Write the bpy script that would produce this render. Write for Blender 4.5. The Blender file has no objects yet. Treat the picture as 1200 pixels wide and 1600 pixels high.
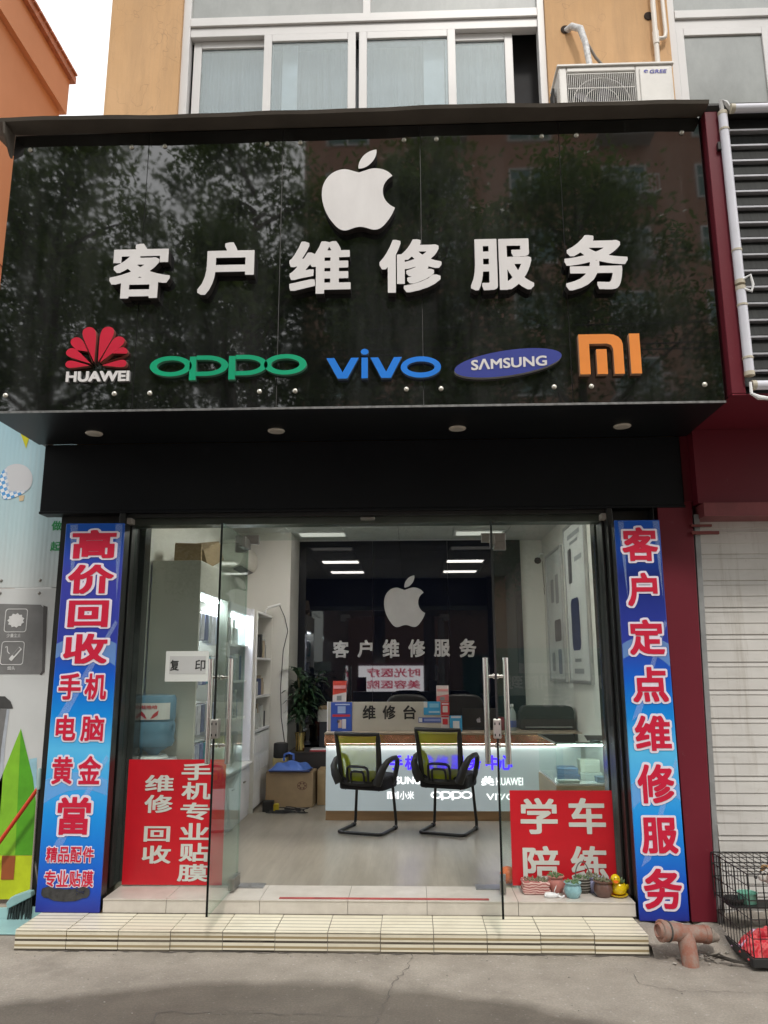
import bpy, bmesh, math, random
from mathutils import Vector, Matrix
import numpy as np
rnd = random.Random(7)
SC = bpy.context.scene
COL = SC.collection
R = math.radians

# ------------------------------------------------------------------ camera
F_PX, CAM_H = 1200.0, 1.5
def cam_axes(p, y, r):
    B = np.array([[1, 0, 0], [0, 0, -1], [0, 1, 0]])
    Ry = np.array([[math.cos(y), -math.sin(y), 0], [math.sin(y), math.cos(y), 0], [0, 0, 1]])
    Rp = np.array([[1, 0, 0], [0, math.cos(p), math.sin(p)], [0, -math.sin(p), math.cos(p)]])
    Rr = np.array([[math.cos(r), -math.sin(r), 0], [math.sin(r), math.cos(r), 0], [0, 0, 1]])
    return Rr @ Rp @ B @ Ry
AX = cam_axes(R(11.53), R(-1.99), R(-.18))
cd = bpy.data.cameras.new('camera'); cam = bpy.data.objects.new('camera', cd); COL.objects.link(cam)
r_, d_, f_ = AX
cam.matrix_world = Matrix(((r_[0], -d_[0], -f_[0], 0), (r_[1], -d_[1], -f_[1], 0), (r_[2], -d_[2], -f_[2], CAM_H), (0, 0, 0, 1)))
cd.sensor_width = 36; cd.lens = 36 * F_PX / 1600; cd.clip_start = .05; cd.clip_end = 500
SC.camera = cam
def P(x, y, X=None, Y=None, Z=None):
    """surveying helper: where the sight line through a photo pixel meets a known plane of the place"""
    d = AX.T @ np.array([(x - 600) / F_PX, (y - 800) / F_PX, 1])
    t = X / d[0] if X is not None else Y / d[1] if Y is not None else (Z - CAM_H) / d[2]
    return (float(d[0] * t), float(d[1] * t), float(CAM_H + d[2] * t))
def BB(x0, y0, x1, y1, Y):
    """a measured box (photo pixels) on the vertical plane Y -> x0, x1, z0, z1"""
    a, b = P(x0, y1, Y=Y), P(x1, y0, Y=Y)
    m0, m1 = P(x0, (y0 + y1) / 2, Y=Y), P(x1, (y0 + y1) / 2, Y=Y)
    return m0[0], m1[0], a[2], b[2]

# ------------------------------------------------------------------ light
SUN_EL, SUN_AZ = 53, 10          # sun stands behind the photographer, a little to the right
w = bpy.data.worlds.new('World'); SC.world = w; w.use_nodes = True
nt = w.node_tree; bg = nt.nodes['Background']
sky = nt.nodes.new('ShaderNodeTexSky'); sky.sky_type = 'NISHITA'; sky.sun_disc = False
sky.sun_elevation = R(SUN_EL); sky.sun_rotation = R(180 - SUN_AZ)
sky.air_density = 2.0; sky.dust_density = 2.5; sky.ozone_density = 1.0
hs = nt.nodes.new('ShaderNodeHueSaturation'); hs.inputs['Saturation'].default_value = .25
veil = nt.nodes.new('ShaderNodeMix'); veil.data_type = 'RGBA'; veil.inputs[0].default_value = .65; veil.inputs[7].default_value = (7.2, 7.15, 7.1, 1)   # thin white cloud
nt.links.new(sky.outputs[0], hs.inputs['Color']); nt.links.new(hs.outputs[0], veil.inputs[6]); nt.links.new(veil.outputs[2], bg.inputs[0])
bg.inputs[1].default_value = .15
sd = bpy.data.lights.new('sun', 'SUN'); sun = bpy.data.objects.new('sun', sd); COL.objects.link(sun)
sd.energy = 1.15; sd.angle = R(7); sd.color = (1, .95, .88)
sun.rotation_euler = (R(90 - SUN_EL), 0, R(SUN_AZ))
SC.view_settings.view_transform = 'Standard'; SC.view_settings.look = 'None'
SC.view_settings.exposure = .72; SC.view_settings.gamma = 1

# ------------------------------------------------------------------ materials
def S(r, g, b):
    f = lambda c: (c / 255 / 12.92) if c <= 10 else ((c / 255 + .055) / 1.055) ** 2.4
    return (f(r), f(g), f(b), 1)
def G(v, t=(1, 1, 1)): return (v * t[0], v * t[1], v * t[2], 1)
MATS = {}
class N:
    """tiny node-tree helper"""
    def __init__(s, name):
        s.m = bpy.data.materials.new(name); s.m.use_nodes = True; s.t = s.m.node_tree
        s.b = s.t.nodes['Principled BSDF']; s.out = s.t.nodes['Material Output']
    def n(s, typ, **kw):
        x = s.t.nodes.new(typ)
        for k, v in kw.items(): setattr(x, k, v)
        return x
    def l(s, a, b): s.t.links.new(a, b)
    def coord(s, kind='Object'): return s.n('ShaderNodeTexCoord').outputs[kind]
    def noise(s, scale, detail=4, rough=.55, vec=None, stretch=None):
        v = vec or s.coord()
        if stretch:
            mp = s.n('ShaderNodeMapping'); mp.inputs['Scale'].default_value = stretch; s.l(v, mp.inputs[0]); v = mp.outputs[0]
        x = s.n('ShaderNodeTexNoise'); x.inputs['Scale'].default_value = scale; x.inputs['Detail'].default_value = detail
        x.inputs['Roughness'].default_value = rough; s.l(v, x.inputs['Vector']); return x.outputs['Fac']
    def ramp(s, fac, stops, interp='LINEAR'):
        x = s.n('ShaderNodeValToRGB'); x.color_ramp.interpolation = interp
        e = x.color_ramp.elements
        while len(e) < len(stops): e.new(.5)
        for i, (p, c) in enumerate(stops):
            e[i].position = p; e[i].color = c if len(c) == 4 else (*c, 1)
        s.l(fac, x.inputs[0]); return x.outputs[0]
    def mix(s, fac, a, b, mode='MIX'):
        x = s.n('ShaderNodeMix', data_type='RGBA', blend_type=mode)
        for sock, v in ((x.inputs[0], fac), (x.inputs[6], a), (x.inputs[7], b)):
            if hasattr(v, 'is_output'): s.l(v, sock)
            else: sock.default_value = v
        return x.outputs[2]
    def math(s, op, a, b=0.0, clamp=False):
        x = s.n('ShaderNodeMath', operation=op, use_clamp=clamp)
        for i, v in enumerate((a, b)):
            if hasattr(v, 'is_output'): s.l(v, x.inputs[i])
            else: x.inputs[i].default_value = v
        return x.outputs[0]
    def sep(s, v=None):
        x = s.n('ShaderNodeSeparateXYZ'); s.l(v or s.coord(), x.inputs[0]); return x.outputs
    def bump(s, h, strength=.2, dist=.01):
        x = s.n('ShaderNodeBump'); x.inputs['Strength'].default_value = strength; x.inputs['Distance'].default_value = dist
        s.l(h, x.inputs['Height']); s.l(x.outputs[0], s.b.inputs['Normal'])
    def set(s, **kw):
        for k, v in kw.items():
            i = s.b.inputs[k.replace('_', ' ')]
            if hasattr(v, 'is_output'): s.l(v, i)
            else: i.default_value = v
        return s
def pm(name, col, rough=.5, metal=0, var=.12, scale=6, bump=0, bscale=60, spec=.5, stretch=None, emit=None, es=0, dirt=0):
    if name in MATS: return MATS[name]
    n = N(name); n.set(Roughness=rough, Metallic=metal, Specular_IOR_Level=spec)
    if var:
        f = n.noise(scale, 5, .6, stretch=stretch)
        lo = tuple(c * (1 - var) for c in col[:3]); hi = tuple(min(1, c * (1 + var)) for c in col[:3])
        c = n.ramp(f, [(.3, lo), (.7, hi)])
        if dirt:
            g = n.ramp(n.noise(scale * .37, 8, .7), [(.52, (0, 0, 0)), (.72, (dirt, dirt, dirt))])
            c = n.mix(g, c, tuple(x * .45 for x in col[:3]) + (1,))
        n.set(Base_Color=c)
    else: n.set(Base_Color=col)
    if bump: n.bump(n.noise(bscale, 5, .6, stretch=stretch), bump, .004)
    if emit: n.set(Emission_Color=emit, Emission_Strength=es)
    MATS[name] = n.m; return n.m

def glass_mat(name, tint, refl, rough=.0, film=0.0):
    """thin architectural pane: see-through, tinted, with Fresnel reflection"""
    n = N(name); n.t.nodes.remove(n.b)
    tr = n.n('ShaderNodeBsdfTransparent'); tr.inputs[0].default_value = tint
    gl = n.n('ShaderNodeBsdfGlossy'); gl.inputs[0].default_value = (.95, 1, .98, 1); gl.inputs['Roughness'].default_value = rough
    fr = n.n('ShaderNodeFresnel'); ge = n.n('ShaderNodeNewGeometry')
    n.l(n.math('SUBTRACT', 1.52, n.math('MULTIPLY', ge.outputs['Backfacing'], 1.52 - 1 / 1.52)), fr.inputs[0])   # same reflectance from either side of the pane
    k = n.math('MULTIPLY', fr.outputs[0], refl, True)
    mx = n.n('ShaderNodeMixShader'); n.l(k, mx.inputs[0]); n.l(tr.outputs[0], mx.inputs[1]); n.l(gl.outputs[0], mx.inputs[2])
    res = mx.outputs[0]
    if film:   # thin film of dust on the pane
        df = n.n('ShaderNodeBsdfDiffuse'); df.inputs[0].default_value = (.55, .6, .57, 1)
        ff = n.ramp(n.noise(1.7, 6, .65), [(.3, (film * .4,) * 3), (.75, (film * 1.5,) * 3)])
        m2 = n.n('ShaderNodeMixShader'); n.l(ff, m2.inputs[0]); n.l(res, m2.inputs[1]); n.l(df.outputs[0], m2.inputs[2]); res = m2.outputs[0]
    n.l(res, n.out.inputs[0]); MATS[name] = n.m; return n.m

M_GLASS = glass_mat('shop glass', (.93, .97, .95, 1), 1.25, film=.015)
M_DOORGLASS = glass_mat('door glass', (.92, .965, .945, 1), .8, film=.02)
M_GEDGE = glass_mat('glass rim', (.72, .86, .80, 1), .2)
M_CASEGLASS = glass_mat('case glass', (.90, .96, .94, 1), 1.6)
M_BLACK = pm('black metal', G(.018), .35, var=.2)
M_BLACKMATT = pm('black plastic', G(.02), .55, var=.15, bump=.05)
M_WHITE = pm('white paint', G(.78), .5, var=.03)
M_CHROME = pm('brushed steel', G(.62, (1, .96, .9)), .22, 1, var=.1, scale=30, stretch=(1, 1, .05))
M_STEELDULL = pm('dull steel', G(.36, (1, .97, .9)), .4, 1, var=.1, scale=20)
M_RED = pm('red vinyl', G(1, (.56, .012, .022)), .3, var=.14, scale=2.5, bump=.5, bscale=5)
M_LETTERGREY = pm('pale vinyl letter', G(.62, (.98, 1, .93)), .5, var=.03)

# ------------------------------------------------------------------ geometry helpers
ORG = {}
class MB:
    def __init__(s): s.v = []; s.f = []; s.mi = []
    def add(s, vs, fs, mi=0):
        k = len(s.v); s.v += [tuple(v) for v in vs]; s.f += [tuple(i + k for i in f) for f in fs]; s.mi += [mi] * len(fs); return s
    def box(s, x0, x1, y0, y1, z0, z1, mi=0):
        v = [(x, y, z) for z in (z0, z1) for y in (y0, y1) for x in (x0, x1)]
        return s.add(v, [(0, 2, 3, 1), (4, 5, 7, 6), (0, 1, 5, 4), (1, 3, 7, 5), (3, 2, 6, 7), (2, 0, 4, 6)], mi)
    def bx(s, c, size, rot=None, mi=0):
        v = []
        for z in (-.5, .5):
            for y in (-.5, .5):
                for x in (-.5, .5):
                    p = Vector((x * size[0], y * size[1], z * size[2]))
                    if rot: p = rot @ p
                    v.append(tuple(p + Vector(c)))
        return s.add(v, [(0, 2, 3, 1), (4, 5, 7, 6), (0, 1, 5, 4), (1, 3, 7, 5), (3, 2, 6, 7), (2, 0, 4, 6)], mi)
    def tube(s, pts, r, n=10, closed=False, mi=0, flat=None):
        pts = [Vector(p) for p in pts]; m = len(pts)
        rs = r if isinstance(r, (list, tuple)) else [r] * m
        rings = []; up = None
        for i, p in enumerate(pts):
            a = pts[i - 1] if (i or closed) else p; b = pts[(i + 1) % m] if (i < m - 1 or closed) else p
            t = (b - a).normalized()
            if up is None:
                up = Vector((0, 0, 1)) if abs(t.z) < .9 else Vector((0, 1, 0))
            u = (up - t * up.dot(t))
            if u.length < 1e-4: u = t.orthogonal()
            u.normalize(); up = u; q = t.cross(u)
            fu, fq = flat or (1, 1)
            rings.append([p + (u * math.cos(2 * math.pi * k / n) * fu + q * math.sin(2 * math.pi * k / n) * fq) * rs[i] for k in range(n)])
        vs = [v for rg in rings for v in rg]; fs = []
        for i in range(m if closed else m - 1):
            j = (i + 1) % m
            for k in range(n): fs.append((i * n + k, i * n + (k + 1) % n, j * n + (k + 1) % n, j * n + k))
        if not closed: fs += [tuple(range(n))[::-1], tuple((m - 1) * n + k for k in range(n))]
        return s.add(vs, fs, mi)
    def lathe(s, prof, c=(0, 0, 0), n=20, mi=0, axis=None):
        vs = []
        for r, z in prof:
            for k in range(n):
                a = 2 * math.pi * k / n; p = Vector((r * math.cos(a), r * math.sin(a), z))
                if axis: p = axis @ p
                vs.append(p + Vector(c))
        m = len(prof); fs = []
        for i in range(m - 1):
            for k in range(n): fs.append((i * n + k, i * n + (k + 1) % n, (i + 1) * n + (k + 1) % n, (i + 1) * n + k))
        fs += [tuple(range(n))[::-1], tuple((m - 1) * n + k for k in range(n))]
        return s.add(vs, fs, mi)
    def prism(s, poly, y0, y1, mi=0, map3=None):
        """outline in X,Z pushed from y0 to y1"""
        n = len(poly); g = map3 or (lambda u, v, w: (u, w, v))
        vs = [g(u, v, y0) for u, v in poly] + [g(u, v, y1) for u, v in poly]
        fs = [tuple(range(n)), tuple(range(n, 2 * n))[::-1]] + [(i, i + n, (i + 1) % n + n, (i + 1) % n) for i in range(n)]
        return s.add(vs, fs, mi)
    def sheet(s, poly, y, mi=0): return s.add([(u, y, v) for u, v in poly], [tuple(range(len(poly)))], mi)
    def put(s, mesh2d, y=0.0, mi=0, back=False, fn=None):
        """a flat outline mesh (u, v, depth towards viewer) stood upright on plane y, facing the street (or facing the shop)"""
        vs, fs = mesh2d
        g = fn or ((lambda u, v, q: (-u, y + q, v)) if back else (lambda u, v, q: (u, y - q, v)))
        return s.add([g(*v) for v in vs], fs, mi)
    def build(s, name, mats, parent=None, smooth=False, bevel=0, off=None, seg=2):
        me = bpy.data.meshes.new(name)
        o0 = Vector(off) if off is not None else (ORG.get(parent.name, Vector()) if parent else Vector())
        me.from_pydata([tuple(Vector(v) - o0) for v in s.v], [], s.f)
        mats = mats if isinstance(mats, (list, tuple)) else [mats]
        for m in mats: me.materials.append(m)
        for p, i in zip(me.polygons, s.mi): p.material_index = i
        bm = bmesh.new(); bm.from_mesh(me); bmesh.ops.recalc_face_normals(bm, faces=bm.faces); bm.to_mesh(me); bm.free()
        if smooth: me.shade_auto(R(40)) if hasattr(me, 'shade_auto') else me.polygons.foreach_set('use_smooth', [True] * len(me.polygons))
        o = bpy.data.objects.new(name, me); COL.objects.link(o)
        if smooth and not hasattr(me, 'shade_auto'):
            me.set_sharp_from_angle(angle=R(40))
        if bevel:
            b = o.modifiers.new('edge', 'BEVEL'); b.width = bevel; b.segments = seg; b.limit_method = 'ANGLE'
        if parent: o.parent = parent; ORG[o.name] = Vector(o0)
        return o
def thing(name, label, cat, loc=(0, 0, 0), rotz=0, group=None, local=False):
    o = bpy.data.objects.new(name, None); COL.objects.link(o); o.location = loc; o.rotation_euler = (0, 0, rotz)
    o.empty_display_size = .1
    o['label'] = label; o['category'] = cat
    if group: o['group'] = group
    ORG[o.name] = Vector() if local else Vector(loc)
    return o
def tag(o, label=None, cat=None, group=None, kind=None):
    for k, v in (('label', label), ('category', cat), ('group', group), ('kind', kind)):
        if v: o[k] = v
    return o
def copy_tree(o, parent=None):
    c = o.copy(); COL.objects.link(c)
    if parent: c.parent = parent
    for ch in list(o.children): copy_tree(ch, c)
    return c
def arc(cx, cz, rx, rz, a0=0, a1=360, n=32):
    return [(cx + rx * math.cos(R(a0 + (a1 - a0) * i / n)), cz + rz * math.sin(R(a0 + (a1 - a0) * i / n))) for i in range(n if abs(a1 - a0) >= 360 else n + 1)]

def from_curve(cu):
    o = bpy.data.objects.new('tmp', cu); COL.objects.link(o)
    dg = bpy.context.evaluated_depsgraph_get()
    m = bpy.data.meshes.new_from_object(o.evaluated_get(dg))
    vs = [tuple(v.co) for v in m.vertices]; fs = [tuple(p.vertices) for p in m.polygons]
    bpy.data.objects.remove(o); bpy.data.meshes.remove(m); bpy.data.curves.remove(cu)
    return vs, fs
def shape(loops, depth=0):
    """outlines (outer loops and holes) -> filled slab, front face at +depth"""
    cu = bpy.data.curves.new('shape', 'CURVE'); cu.dimensions = '2D'; cu.fill_mode = 'BOTH'; cu.extrude = depth / 2
    for lp in loops:
        sp = cu.splines.new('POLY'); sp.points.add(len(lp) - 1); sp.use_cyclic_u = True
        for i, (u, v) in enumerate(lp): sp.points[i].co = (u, v, 0, 1)
    vs, fs = from_curve(cu)
    return [(a, b, c + depth / 2) for a, b, c in vs], fs
TXT = {}
GRID = 260.0
def raster(s, shear=0):
    """letter outlines -> filled bitmap (GRID cells per em) with a margin"""
    cu = bpy.data.curves.new('lettering', 'FONT'); cu.body = s; cu.shear = shear; cu.resolution_u = 4; cu.extrude = 0; cu.fill_mode = 'FRONT'
    vs, fs = from_curve(cu); V2 = np.array([(v[0], v[1]) for v in vs]); lo = V2.min(0) - .16; hi = V2.max(0) + .16
    W, H = np.ceil((hi - lo) * GRID).astype(int) + 1; bm = np.zeros((H, W), bool); q = (V2 - lo) * GRID
    for f in fs:
        for k in range(1, len(f) - 1):
            t = q[[f[0], f[k], f[k + 1]]]; x0, y0 = np.floor(t.min(0)).astype(int); x1, y1 = np.ceil(t.max(0)).astype(int) + 1
            X, Y = np.meshgrid(np.arange(x0, x1), np.arange(y0, y1)); e = []
            for i in range(3): p, r = t[i], t[(i + 1) % 3]; e.append((r[0] - p[0]) * (Y - p[1]) - (r[1] - p[1]) * (X - p[0]))
            e = np.array(e); bm[y0:y1, x0:x1] |= (e >= -1e-6).all(0) | (e <= 1e-6).all(0)
    return bm, lo
def dilate(bm, r, square):
    """thicken the strokes evenly; square keeps the corners sharp"""
    n_ = int(math.ceil(r)); out = bm.copy(); H, W = bm.shape
    for dy in range(-n_, n_ + 1):
        for dx in range(-n_, n_ + 1):
            if (not square and dx * dx + dy * dy > r * r + .5) or (square and abs(dx) + abs(dy) > 1.9 * n_): continue
            out[max(0, dy):H + min(0, dy), max(0, dx):W + min(0, dx)] |= bm[max(0, -dy):H + min(0, -dy), max(0, -dx):W + min(0, -dx)]
    return out
def contours(bm):
    """edge loops of a bitmap, smoothed and thinned"""
    f = np.pad(bm, 2).astype(float)
    f = (f + np.roll(f, 1, 0) + np.roll(f, -1, 0) + np.roll(f, 1, 1) + np.roll(f, -1, 1)) / 5
    seg = {}; H, W = f.shape; ins = f > .5
    code = ins[:-1, :-1] * 1 + ins[:-1, 1:] * 2 + ins[1:, 1:] * 4 + ins[1:, :-1] * 8
    T = {1: [(3, 0)], 2: [(0, 1)], 3: [(3, 1)], 4: [(1, 2)], 5: [(3, 2), (1, 0)], 6: [(0, 2)], 7: [(3, 2)], 8: [(2, 3)], 9: [(2, 0)], 10: [(0, 3), (2, 1)], 11: [(2, 1)], 12: [(1, 3)], 13: [(1, 0)], 14: [(0, 3)]}
    def key(y, x, e): return ((y, x, 0), (y, x + 1, 1), (y + 1, x, 0), (y, x, 1))[e]
    for y, x in zip(*np.nonzero((code > 0) & (code < 15))):
        for a, b in T[int(code[y, x])]: seg[key(y, x, a)] = key(y, x, b)
    def pos(k):
        y, x, v = k; a = f[y, x]; b = f[y + 1, x] if v else f[y, x + 1]; t = (.5 - a) / (b - a)
        return (x, y + t) if v else (x + t, y)
    loops = []
    while seg:
        st, cur = seg.popitem(); lp = [st]
        while cur != st and cur in seg: lp.append(cur); cur = seg.pop(cur)
        p = np.array([pos(k) for k in lp]) - 2
        if len(p) < 8: continue
        def dp(i, j, out):
            stack = [(i, j)]; keep = set([i, j])
            while stack:
                i, j = stack.pop()
                if j - i < 2: continue
                d = p[j] - p[i]; L = math.hypot(*d); m = p[i + 1:j] - p[i]
                dd = abs(d[0] * m[:, 1] - d[1] * m[:, 0]) / L if L > 1e-6 else np.hypot(m[:, 0], m[:, 1]); k = int(dd.argmax())
                if dd[k] > .55: keep.add(i + 1 + k); stack += [(i, i + 1 + k), (i + 1 + k, j)]
            return keep
        h = len(p) // 2; ks = sorted(dp(0, h, 0) | dp(h, len(p) - 1, 0))
        if len(ks) > 2: loops.append(p[ks])
    return loops
def text2d(s, offset=0, depth=0, shear=0, res=3):
    k = (s, round(offset, 4), depth > 0, shear)
    if k not in TXT:
        kr = ('bitmap', s, shear)
        if kr not in TXT: TXT[kr] = raster(s, shear)
        bm, lo = TXT[kr]
        if offset > .05:
            bm = dilate(bm, .028 * GRID, True)
            for i in range(3): bm = dilate(bm, (offset - .028) * GRID / 3, False)
        elif offset > 0: bm = dilate(bm, offset * GRID, True)
        lps = [[(float(u), float(v)) for u, v in (lp / GRID + lo)] for lp in contours(bm)]
        vs, fs = shape(lps, 1.0 if depth > 0 else 0)
        TXT[k] = ([(a, b, c - .5 if depth > 0 else 0.0) for a, b, c in vs], fs)
    return TXT[k]
def fit(s, x0, x1, z0, z1, offset=0, depth=0, ref=None, shear=0, wave=None):
    """text fitted into a box; ref = the offset whose bounds are fitted (for outlines round the same letters)"""
    rv, _ = text2d(s, offset if ref is None else ref, depth, shear)
    us = [v[0] for v in rv]; vs_ = [v[1] for v in rv]
    u0, u1, v0, v1 = min(us), max(us), min(vs_), max(vs_)
    vs, fs = text2d(s, offset, depth, shear)
    sx, sz = (x1 - x0) / (u1 - u0), (z1 - z0) / (v1 - v0)
    out = [(x0 + (a - u0) * sx, z0 + (b - v0) * sz, (c + .5) * depth if depth > 0 else 0.0) for a, b, c in vs]
    return out, fs

# ------------------------------------------------------------------ emblem outlines
def svg(path):
    """relative cubic path (m/c only) -> points"""
    import re
    pts = []; cur = None
    for cmd, args in re.findall(r'([MCcz])([^MCcz]*)', path):
        a = [float(x) for x in re.findall(r'-?\d*\.?\d+', args)]
        if cmd == 'M': cur = (a[0], a[1]); pts.append(cur)
        elif cmd in 'cC':
            for i in range(0, len(a), 6):
                b = a[i:i + 6]; o = cur if cmd == 'c' else (0, 0)
                p1, p2, p3 = (o[0] + b[0], o[1] + b[1]), (o[0] + b[2], o[1] + b[3]), (o[0] + b[4], o[1] + b[5])
                for k in range(1, 7):
                    t = k / 6; q = 1 - t
                    pts.append(tuple(q ** 3 * cur[j] + 3 * q * q * t * p1[j] + 3 * q * t * t * p2[j] + t ** 3 * p3[j] for j in (0, 1)))
                cur = p3
    if math.dist(pts[0], pts[-1]) < .3: pts.pop()
    return pts
FRUIT = svg("M150.37 130.25c-2.45 5.66-5.35 10.87-8.71 15.66 -4.58 6.53-8.33 11.05-11.22 13.56 -4.48 4.12-9.28 6.23-14.42 6.35 -3.69 0-8.14-1.05-13.32-3.18 -5.197-2.12-9.973-3.17-14.34-3.17 -4.58 0-9.492 1.05-14.746 3.17 -5.262 2.13-9.501 3.24-12.742 3.35 -4.929 .21-9.842-1.96-14.746-6.52 -3.13-2.73-7.045-7.41-11.735-14.04 -5.032-7.08-9.169-15.29-12.41-24.65 -3.471-10.11-5.211-19.9-5.211-29.378 0-10.857 2.346-20.221 7.045-28.068 3.693-6.303 8.606-11.275 14.755-14.925 6.149-3.65 12.793-5.51 19.948-5.629 3.915 0 9.049 1.211 15.429 3.591 6.362 2.388 10.447 3.599 12.238 3.599 1.339 0 5.877-1.416 13.57-4.239 7.275-2.618 13.415-3.702 18.445-3.275 13.63 1.1 23.87 6.473 30.68 16.153 -12.19 7.386-18.22 17.731-18.1 31.002 .11 10.337 3.86 18.939 11.23 25.769 3.34 3.17 7.07 5.62 11.22 7.36 -.9 2.61-1.85 5.11-2.86 7.51z")
LEAF = svg("M119.11 7.24c0 8.102-2.96 15.667-8.86 22.669 -7.12 8.324-15.732 13.134-25.071 12.375 -.119-.972-.188-1.995-.188-3.07 0-7.778 3.386-16.102 9.399-22.908 3.002-3.446 6.82-6.311 11.45-8.597 4.62-2.252 8.99-3.497 13.1-3.71 .12 1.083 .17 2.166 .17 3.241z")
def to_box(pts, src, dst):
    return [(dst[0] + (u - src[0]) / (src[1] - src[0]) * (dst[1] - dst[0]), dst[2] + (v - src[2]) / (src[3] - src[2]) * (dst[3] - dst[2])) for u, v in pts]
def apple(box, depth, zleaf=None):
    us = [p[0] for p in FRUIT]; vs = [p[1] for p in FRUIT + LEAF]
    src = (min(us), max(us), max(vs), min(vs))
    return shape([to_box(FRUIT, src, box), to_box(LEAF, src, box)], depth)
def flower(box, depth, one=None):
    petals = []
    for a, ln, wd in ((84, .50, .105), (54, .62, .125), (33, .78, .135), (11, .94, .15), (-11, .94, .15), (-33, .78, .135), (-54, .62, .125), (-84, .50, .105)):
        lp = []
        wf_ = lambda t: wd * 1.16 * t ** .95 * math.sqrt(max(0, 1 - t ** 7))
        tt = 1 - (1 - np.linspace(0, 1, 22)) ** 1.8
        lp += [(-wf_(t), .10 + t * ln * .92) for t in tt] + [(wf_(t), .10 + t * ln * .92) for t in tt[::-1][1:-1]]
        c, s = math.cos(R(a)), math.sin(R(a))
        base = (-.02 if a > 0 else .02, 0)
        petals.append([(u * c - v * s + base[0], u * s + v * c) for u, v in lp])
    us = [p[0] for q in petals for p in q]; vs = [p[1] for q in petals for p in q]
    src = (min(us), max(us), min(vs), max(vs))
    return shape([to_box(p, src, box) for p in petals], depth)
def ring(cx, cz, rx, rz, t, tz=None): return [arc(cx, cz, rx, rz, n=36), arc(cx, cz, rx - t, rz - (tz or t), n=36)]
def oppo(b, depth):
    x0, x1, z0, z1 = b; W = x1 - x0; h = z1 - z0; t = W * .030
    zc = z0 + h * .57; rz = h * .41; rx = W * .135
    vs, fs = [], []
    def add(m):
        k = len(vs); vs.extend(m[0]); fs.extend(tuple(i + k for i in f) for f in m[1])
    add(shape(ring(x0 + rx, zc, rx, rz, t * 1.5, t * .95), depth))
    add(shape(ring(x1 - rx, zc, rx, rz, t * 1.5, t * .95), depth))
    for fx in (.255, .505):
        sx = x0 + W * fx; sw = W * .042
        add(shape([[(sx, z0), (sx + sw, z0), (sx + sw, z1 - h * .06), (sx, z1 - h * .06)]], depth))
        bx = sx + sw + .001
        outer = [(bx, zc + rz)] + arc(bx + W * .06, zc, W * .145, rz, 90, -90, 24) + [(bx, zc - rz)]
        inner = [(bx, zc - rz + t * .95)] + arc(bx + W * .06, zc, W * .145 - t * 1.5, rz - t * .95, -90, 90, 24) + [(bx, zc + rz - t * .95)]
        add(shape([outer + inner], depth))
    return vs, fs
def vivo(b, depth):
    x0, x1, z0, z1 = b; W = x1 - x0; h = (z1 - z0); zb = z0 + h * .70
    vs, fs = [], []
    def add(m):
        k = len(vs); vs.extend(m[0]); fs.extend(tuple(i + k for i in f) for f in m[1])
    t = W * .055
    for a, c in ((0, .285), (.385, .66)):
        l, r = x0 + W * a, x0 + W * c; m = (l + r) / 2
        add(shape([[(l, zb), (l + t * 1.25, zb), (m, z0 + h * .21), (r - t * 1.25, zb), (r, zb), (m + t * .75, z0), (m - t * .75, z0)]], depth))
    ix = x0 + W * .335
    add(shape([[(ix - t * .5, z0), (ix + t * .5, z0), (ix + t * .5, zb), (ix - t * .5, zb)]], depth))
    add(shape([arc(ix, z0 + h * .90, t * .62, h * .10, n=16)], depth))
    add(shape(ring(x0 + W * .825, z0 + h * .35, W * .175, h * .36, t, t * .85), depth))
    return vs, fs
def mi_logo(b, depth):
    x0, x1, z0, z1 = b; W = x1 - x0; H = z1 - z0
    X = lambda u: x0 + W * u; Z = lambda v: z0 + H * v
    vs, fs = [], []
    def add(m):
        k = len(vs); vs.extend(m[0]); fs.extend(tuple(i + k for i in f) for f in m[1])
    rr = [(X(.72 - .22 * (1 - math.sin(R(a)))), Z(1 - .26 * (1 - math.cos(R(a))))) for a in (0, 22, 45, 67, 90)]
    add(shape([[(X(0), Z(0)), (X(0), Z(1)), (X(.5), Z(1))] + rr[1:] + [(X(.72), Z(0)), (X(.56), Z(0)), (X(.56), Z(.62)), (X(.53), Z(.72)), (X(.46), Z(.76)), (X(.17), Z(.76)), (X(.17), Z(0))]], depth))
    add(shape([[(X(.28), Z(0)), (X(.45), Z(0)), (X(.45), Z(.62)), (X(.28), Z(.62))]], depth))
    add(shape([[(X(.83), Z(0)), (X(1), Z(0)), (X(1), Z(1)), (X(.83), Z(1))]], depth))
    return vs, fs

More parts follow.
